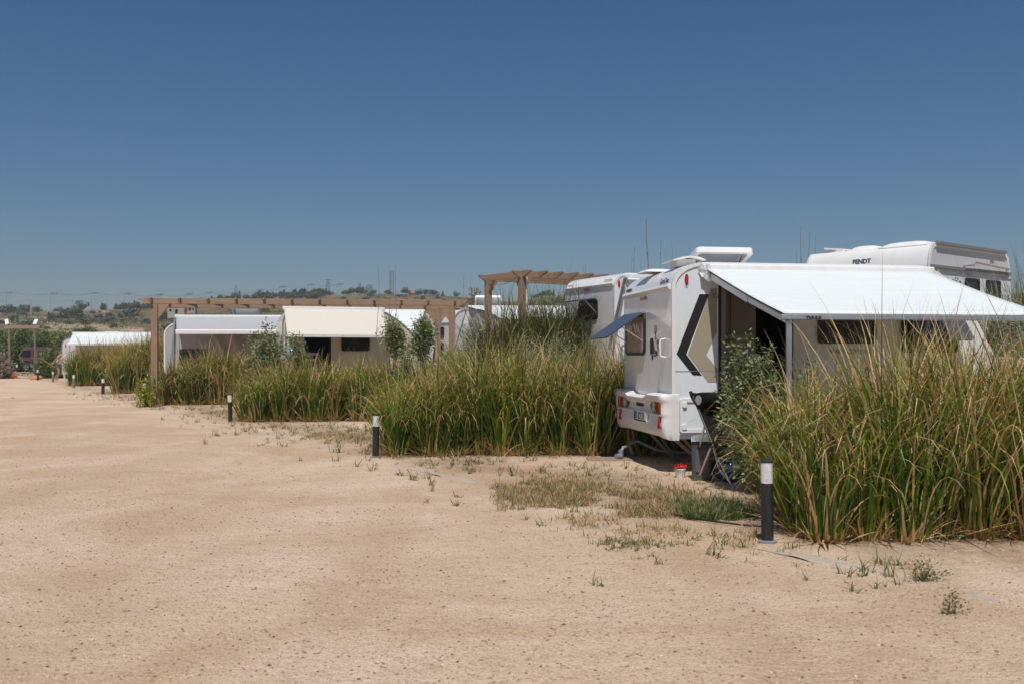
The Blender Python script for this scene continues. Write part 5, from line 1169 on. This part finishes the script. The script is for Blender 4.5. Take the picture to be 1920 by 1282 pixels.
# ------------------------------------------------------------------ far hill: trees, poles, pylons, houses
def far_crown(name, seed, n=420, flat=0.75, trunk=True, pine=False):
    rs = np.random.RandomState(seed); V = []; T = []
    blobs = [(rs.uniform(-.32, .32), rs.uniform(-.32, .32), rs.uniform(0.35, 0.75), rs.uniform(0.2, 0.34)) for _ in range(9)] if not pine else [(rs.uniform(-.06, .06), rs.uniform(-.06, .06), z, 0.30*(1.12-z)) for z in np.linspace(0.2, 0.95, 9)]
    for (a, b, c_, r_) in blobs:
        m = n//9; d = rs.randn(m, 3); d /= np.linalg.norm(d, axis=1, keepdims=True); p_ = np.array([a, b, c_])+d*r_*(0.7+0.35*rs.rand(m, 1))*np.array([1, 1, flat])
        s = rs.randn(m, 3); s /= np.linalg.norm(s, axis=1, keepdims=True); q = np.cross(s, d); q /= np.linalg.norm(q, axis=1, keepdims=True); w_ = 0.055*(0.6+rs.rand(m, 1)*0.9)
        V.append(np.stack([p_-s*w_, p_+q*w_, p_+s*w_, p_-q*w_], 1).reshape(-1, 3)); T.append(np.repeat(rs.rand()*0.5+rs.rand(m)*0.5, 4))
    V = np.concatenate(V); T = np.concatenate(T); V[:, 2] = np.maximum(V[:, 2], 0.02)
    if trunk:
        tv = np.array([(-.03, -.03, -.05), (.03, -.03, -.05), (.03, .03, -.05), (-.03, .03, -.05), (-.02, -.02, .5), (.02, -.02, .5), (.02, .02, .5), (-.02, .02, .5)]); tf = np.array([(0, 1, 5, 4), (1, 2, 6, 5), (2, 3, 7, 6), (3, 0, 4, 7)])+len(V)
        f = np.concatenate([np.arange(len(V)).reshape(-1, 4), tf]); V = np.concatenate([V, tv]); T = np.concatenate([T, np.zeros(8)])
    else: f = np.arange(len(V)).reshape(-1, 4)
    o = np_mesh(name, V, f, M['far_leaf'], tone=T); return o
protos = [far_crown("tree", 3), far_crown("tree", 4), far_crown("tree", 5, flat=0.6), far_crown("tree", 6, pine=True), far_crown("tree", 8, flat=0.9)]
used = [False]*5
def far_tree(x, y, size, hgt, label, k, group, name="tree", cat="tree"):
    o = protos[k] if not used[k] else protos[k].copy()
    if used[k]: COL.objects.link(o)
    used[k] = True; o.name = name
    o.location = (x, y, gzf(x, y)-0.1*size); o.scale = (size, size, hgt); o.rotation_euler = (0, 0, R.uniform(0, 6.28)); tag(o, label, cat, group); return o
def on_hill(pxx, r):     # position at depth r along pixel column
    return ((pxx-CX)/F*r, r)
ex = [(156, 405, 5.6, 5.2, 0, "largest round dark tree alone on the left skyline"), (69, 400, 4.0, 3.0, 1, "round tree on the skyline right of the pine group at far left"), (5, 395, 5.5, 4.6, 2, "tree at the left frame edge on the skyline"), (17, 396, 4.4, 4.6, 4, "pine second from the left frame edge on the skyline"), (26, 398, 4.0, 3.6, 1, "low tree right of the left skyline pines"),
      (38, 390, 3.2, 3.6, 3, "left conifer of the skyline pair near the second pole"), (48, 392, 4.0, 4.0, 4, "right conifer of the skyline pair near the second pole"), (54, 394, 3.2, 3.4, 3, "thin conifer beside the skyline pair"), (104, 402, 2.2, 2.0, 2, "tiny bush on the bare skyline"), (114, 402, 3.0, 2.5, 0, "small round bush left of the tall skyline pole"),
      (124, 330, 4.2, 3.0, 1, "bush group left below the large skyline tree"), (134, 335, 5.0, 4.4, 2, "tall bush below left of the large skyline tree"), (140, 320, 4.6, 4.2, 4, "dark bush directly below the large skyline tree"), (120, 300, 5.0, 2.4, 0, "wide low bush on the slope below the large tree"), (152, 300, 4.4, 2.4, 2, "grey bush right on the slope below the large tree"),
      (22, 280, 1.9, 2.6, 4, "small pine on the slope at far left"), (33, 275, 1.8, 3.0, 3, "second small pine on the slope at far left"), (58, 215, 1.5, 2.3, 4, "small lone tree on the slope above the lamp frame"), (92, 290, 2.0, 2.6, 3, "left of the two small slope pines"), (99, 290, 1.8, 2.6, 4, "right of the two small slope pines"),
      (229, 300, 2.6, 2.4, 0, "dark bush left of the large bush by the pergola end"), (243, 290, 4.8, 4.0, 1, "large dark bush left of the pergola's left end"), (188, 300, 2.4, 1.8, 2, "low bush under the pale bare patch"), (212, 215, 1.8, 2.0, 2, "small bush above the farthest caravan"), (304, 270, 5.0, 3.4, 1, "dark bush under the pergola beam's left end"),
      (784, 415, 3.4, 3.2, 0, "tree just right of the red roofed house"), (605, 412, 5.2, 3.8, 1, "leftmost round tree of the middle skyline"), (620, 415, 3.6, 2.4, 2, "low tree right of the leftmost round skyline tree"), (650, 415, 4.4, 2.6, 0, "wide low tree in the middle skyline"), (663, 415, 4.4, 3.4, 4, "tree left of the broad skyline clump"), (677, 415, 5.2, 3.6, 1, "broad tree left of the T pylon"), (699, 415, 3.2, 2.4, 0, "tree right of the T pylon"),
      (728, 415, 4.0, 2.6, 2, "flat tree behind the bare stalks"), (761, 415, 4.0, 3.8, 0, "round tree left of the red roofed house"), (796, 415, 2.8, 3.2, 4, "dark tree two right of the red roofed house"), (812, 415, 4.6, 3.2, 1, "rounded tree farther right of the red roofed house"), (830, 417, 3.0, 2.2, 3, "small trees near the right end of the low pergola"), (857, 417, 3.2, 2.8, 0, "round bush above the low pergola's right corner"),
      (1044, 340, 3.2, 3.2, 1, "lone dark bush on the hill left of the second caravan"), (1000, 425, 3.4, 2.4, 0, "low tree left on the hill beyond the tall pergola"), (1010, 425, 2.4, 2.2, 4, "tree second from left on the hill beyond the tall pergola"), (1018, 425, 3.0, 3.2, 1, "tree in the middle of the hill beyond the tall pergola"), (1029, 425, 4.2, 3.8, 2, "largest tree on the hill beyond the tall pergola"), (1038, 425, 2.6, 3.0, 3, "rightmost tree on the hill beyond the tall pergola"),
      (945, 300, 3.4, 3.6, 4, "tree between the tall pergola's posts"), (955, 305, 2.2, 4.4, 3, "thin dark tree between the tall pergola's posts"), (936, 310, 3.0, 2.4, 0, "low tree right of the raised roof hatch")]
for (pxx, r, s, h, k, lb) in ex:
    x, y = on_hill(pxx, r); far_tree(x, y, s, h, lb, k, "trees on the far hill")
# pine wood along the skyline between x 180 and 290 and 330-600 : one label for what nothing tells apart
for i in range(115):
    pxx = R.choice([R.uniform(185, 300), R.uniform(210, 300), R.uniform(300, 560), R.uniform(545, 600), R.uniform(480, 600)]); r = R.uniform(385, 425)
    x, y = on_hill(pxx, r); far_tree(x, y, R.uniform(2.4, 4.2), R.uniform(2.2, 3.8), "dark small tree in the skyline wood behind the low pergola", R.choice([3, 4, 1, 3]), "trees in the skyline wood")
for i in range(170):
    t = R.random(); pxx = R.choice([R.uniform(0, 290), R.uniform(290, 900), R.uniform(560, 900), R.uniform(960, 1070)]); r = R.uniform(200, 400)
    x, y = on_hill(pxx, r); s = R.uniform(0.8, 3.0)
    far_tree(x, y, s, s*R.uniform(0.45, 0.75), "low round bush scattered on the dry hillside", R.choice([0, 1, 2]), "bushes scattered on the hillside", "bush", "bush")
# very small scrub as one mass
n = 3200; pxx = NR.uniform(-60, 1120, n); rr = NR.uniform(150, 410, n); keep = fbm(pxx*0.03, rr*0.02, 3, 4) > 0.46; pxx = pxx[keep]; rr = rr[keep]; x = (pxx-CX)/F*rr; y = rr
tips = np.stack([x, y, gz(x, y)+0.15], -1); V, f, tn = leaf_cloud(tips, 10, 0.35, 0.36, 0.14); tag(np_mesh("scrub", V, f, M['far_leaf'], tone=tn), "sparse low scrub over the far dry hillside", "scrub", kind="stuff")

def pole(pxx, ytop, r, label, arm=True, ybot=None):
    x = (pxx-CX)/F*r; zt = EYE-(ytop-HY)/F*r; z0_ = gzf(x, r)-0.2
    root = empty("utility_pole", (x, r, z0_), 0, label, "utility pole", "power poles along the ridge"); h = zt-z0_
    MB().tube([(0, 0, 0), (0, 0, h)], [0.17, 0.11], 8).build("mast", M['pole_concrete'], root)
    if arm:
        a = MB().bar((-0.1, 0, h-0.25), (2.6, 0, h-0.12), 0.13, 0.13)
        a.tube([(1.6, 0, h-0.2), (1.5, 0, h-2.4), (0.5, 0, h-2.9)], 0.035, 4); ar = a.build("crossarm", M['steel_dark'], root)
        for k in range(3): MB().lathe([(0.001, 0.5), (0.13, 0.45), (0.16, 0.2), (0.12, 0.0), (0.05, 0.0)], c=(0.75+k*0.9, 0, h-0.1), n=8).build("insulator", M['steel_dark'], ar)
    return Vector((x+1.6, r, zt))
pl = [(12, 549, 415), (95, 551, 410), (171, 550, 408), (233, 551, 410), (293, 553, 412), (347, 552, 416), (386, 549, 420), (433, 549.5, 422), (480.5, 544, 424), (523, 538, 420), (577, 534, 425), (632, 533, 430)]
ordn = ["first", "second", "third", "fourth", "fifth", "sixth", "seventh", "eighth", "ninth", "tenth", "eleventh", "twelfth"]
heads = [pole(a, b, c_, ordn[i]+" skyline pole with an arm of three insulators, counted from the photo's left edge") for i, (a, b, c_) in enumerate(pl)]
mb = MB()
hd = [heads[0]+Vector((-30, 0, 0))]+heads
for a, b in zip(hd[:-1], hd[1:]):
    for off in (-0.85, 0.0, 0.95):
        P_ = [a.lerp(b, t/8)+Vector((off, 0, 0.35-1.1*4*(t/8)*(1-t/8))) for t in range(9)]; mb.tube(P_, 0.022, 3, cap=False)
tag(mb.build("power_line", M['steel_dark'], recalc=False), "thin sagging power lines strung between the ridge poles", "power line")
low = []
for i, (a, b, c_, lb) in enumerate([(57.6, 562, 330, "plain thin pole near the far left round tree"), (135.5, 562, 330, "plain leaning pole left of the largest skyline tree"), (200.5, 562.5, 340, "plain thin pole between the third and fourth armed poles"), (361.5, 546, 380, "plain thin pole between the sixth and seventh armed poles"), (453, 537, 400, "tall plain pole right of the lattice mast above the roof hatch"), (589, 537, 420, "thin plain pole right of the eleventh armed pole")]):
    low.append(pole(a, b, c_, lb, arm=False))
mb = MB()
for a, b in zip([low[0]+Vector((-12, 0, 0))]+low[:2], low[:3]): mb.tube([a.lerp(b, t/8)+Vector((-1.6, 0, -0.9*4*(t/8)*(1-t/8))) for t in range(9)], 0.025, 3, cap=False)
tag(mb.build("telephone_wire", M['steel_dark'], recalc=False), "single drooping wire between the plain thin poles at far left", "wire")
def lattice(pxx, ytop, r, wb, wt, label, tarm=0, levels=9, cat="pylon"):
    x = (pxx-CX)/F*r; zt = EYE-(ytop-HY)/F*r; z0_ = gzf(x, r)-0.3; h = zt-z0_
    root = empty("lattice_tower", (x, r, z0_), 0.3, label, cat, "lattice towers on the ridge"); mb = MB()
    c4 = lambda t: [(sx*(wb+(wt-wb)*t)/2, sy*(wb+(wt-wb)*t)/2, h*t) for sx, sy in ((-1, -1), (1, -1), (1, 1), (-1, 1))]
    for i in range(levels):
        A = c4(i/levels); Bq = c4((i+1)/levels)
        for k in range(4): mb.tube([A[k], Bq[k]], 0.055, 4, cap=False); mb.tube([A[k], Bq[(k+1) % 4]], 0.035, 3, cap=False); mb.tube([Bq[k], Bq[(k+1) % 4]], 0.03, 3, cap=False)
    mb.build("lattice", M['steel_dark'], root, recalc=False)
    if tarm: MB().bar((-tarm, 0, h), (tarm, 0, h), 0.3, 0.22).bar((-tarm*0.6, 0, h-1.3), (tarm*0.6, 0, h-1.3), 0.2, 0.18).build("crossarm", M['steel_dark'], root)
lattice(442.5, 535, 425, 1.5, 0.7, "lattice mast behind the raised roof hatch of the grey caravan", levels=7)
lattice(615, 525, 430, 1.8, 0.7, "tallest dark lattice pylon with short arm left of the middle skyline trees", tarm=1.3)
lattice(674.5, 532, 440, 1.6, 0.7, "dark lattice tower amid the broad skyline clump", tarm=0.9, levels=7)
lattice(688.5, 535.5, 445, 1.3, 0.8, "pale short lattice tower left of the T shaped pylon", levels=6)
lattice(695.5, 535, 440, 1.6, 0.6, "T shaped dark pylon right of the broad skyline clump", tarm=1.7, levels=6)
lattice(735, 508, 445, 1.5, 1.3, "tall slender pale lattice mast behind the bare stalks", levels=13)
def ruin(pxx, ybot, r, w, h, label, mat, wins, dep=4):
    x = (pxx-CX)/F*r; z0_ = EYE-(ybot-HY)/F*r; root = empty("house", (x, r, z0_), 0.12, label, "house")
    b = MB(); xs = sorted([0, w]+[q for a in wins for q in a[:2]])
    for a, c_ in zip(xs[:-1], xs[1:]):
        hit = [q for q in wins if a >= q[0]-1e-6 and c_ <= q[1]+1e-6]
        if hit: b.box((a, 0, -1.0), (c_, 0.25, hit[0][2])); b.box((a, 0, hit[0][3]), (c_, 0.25, h))
        else: b.box((a, 0, -1.0), (c_, 0.25, h))
    b.box((0, 0.25, -1), (0.25, dep, h)).box((w-0.25, 0.25, -1), (w, dep, h)).box((0.25, dep-0.25, -1), (w-0.25, dep, h)).build("wall", mat, root)
    MB().box((-0.15, -0.15, h), (w+0.15, dep+0.15, h+0.2)).build("roof", M['concrete'], root)
    return root
ruin(314, 589.5, 262, 4.2, 1.9, "unfinished concrete house with two dark window holes on the slope", M['concrete'], [(0.45, 1.0, 0.7, 1.35), (1.9, 2.6, 0.2, 1.3)])
ruin(351, 583.5, 300, 2.3, 1.4, "small pale concrete hut with two openings, uphill right of the other ruin", M['pole_concrete'], [(0.35, 1.1, 0.1, 1.15), (1.5, 1.9, 0.1, 1.15)], dep=3)
x = (775-CX)/F*430; rh = empty("house", (x, 430, EYE-(553-HY)/F*430-0.8), 0.2, "house with low red tiled hip roof on the middle skyline", "house")
MB().box((-1.7, -1.5, -2), (1.7, 1.5, 1.4)).build("wall", M['concrete'], rh)
MB().add([(-2.2, -2, 1.4), (2.2, -2, 1.4), (2.2, 2, 1.4), (-2.2, 2, 1.4), (-0.6, 0, 2.4), (0.6, 0, 2.4)], [(0, 1, 5, 4), (1, 2, 5), (2, 3, 4, 5), (3, 0, 4), (3, 2, 1, 0)]).build("roof", M['terracotta'], rh)
mb = MB(); x = (345-CX)/F*240; o_ = MB().box((0, 0, 0), (1.6, 0.8, 0.9)).build("tank", M['terracotta'], bevel=0.1); o_.location = ((348-CX)/F*250, 250, EYE-(593-HY)/F*250); tag(o_, "small reddish tank on the slope below the two ruins", "tank")
# fence posts and wires on the lower slope
for i, pxx in enumerate((262, 250, 39, 31, 56, 10)):
    r = 128 if i < 1 else 118; x = (pxx-CX)/F*r; z0_ = gzf(x, r)
    tag(MB().tube([(x, r, z0_-0.2), (x, r, z0_+(1.5 if i else 1.8))], 0.11 if i < 1 else 0.05, 6).build("fence_post", M['pole_concrete' if i < 2 else 'timber_grey']), ("thicker pale concrete fence post above the farthest caravan", "thin fence post left of the thicker concrete post", "thin wooden post between the lamp frame's posts, on the right", "thin wooden post between the lamp frame's posts, on the left", "thin wooden post just left of the frame's right post", "thin wooden post left of the lamp frame")[i], "fence post", "fence posts on the lower slope")
# ------------------------------------------------------------------ light haze of the hot air
hm = bpy.data.materials.new("haze"); hm.use_nodes = True; ht = hm.node_tree; ht.nodes.clear()
vo = ht.nodes.new("ShaderNodeVolumePrincipled"); vo.inputs["Color"].default_value = (0.80, 0.86, 0.92, 1); vo.inputs["Density"].default_value = 0.00042
ho = ht.nodes.new("ShaderNodeOutputMaterial"); ht.links.new(vo.outputs[0], ho.inputs["Volume"])
hz = MB().box((-1800, -1800, -40), (1800, 1800, 60)).build("haze", hm); tag(hz, "thin pale haze over the far hillside", "haze", kind="stuff")
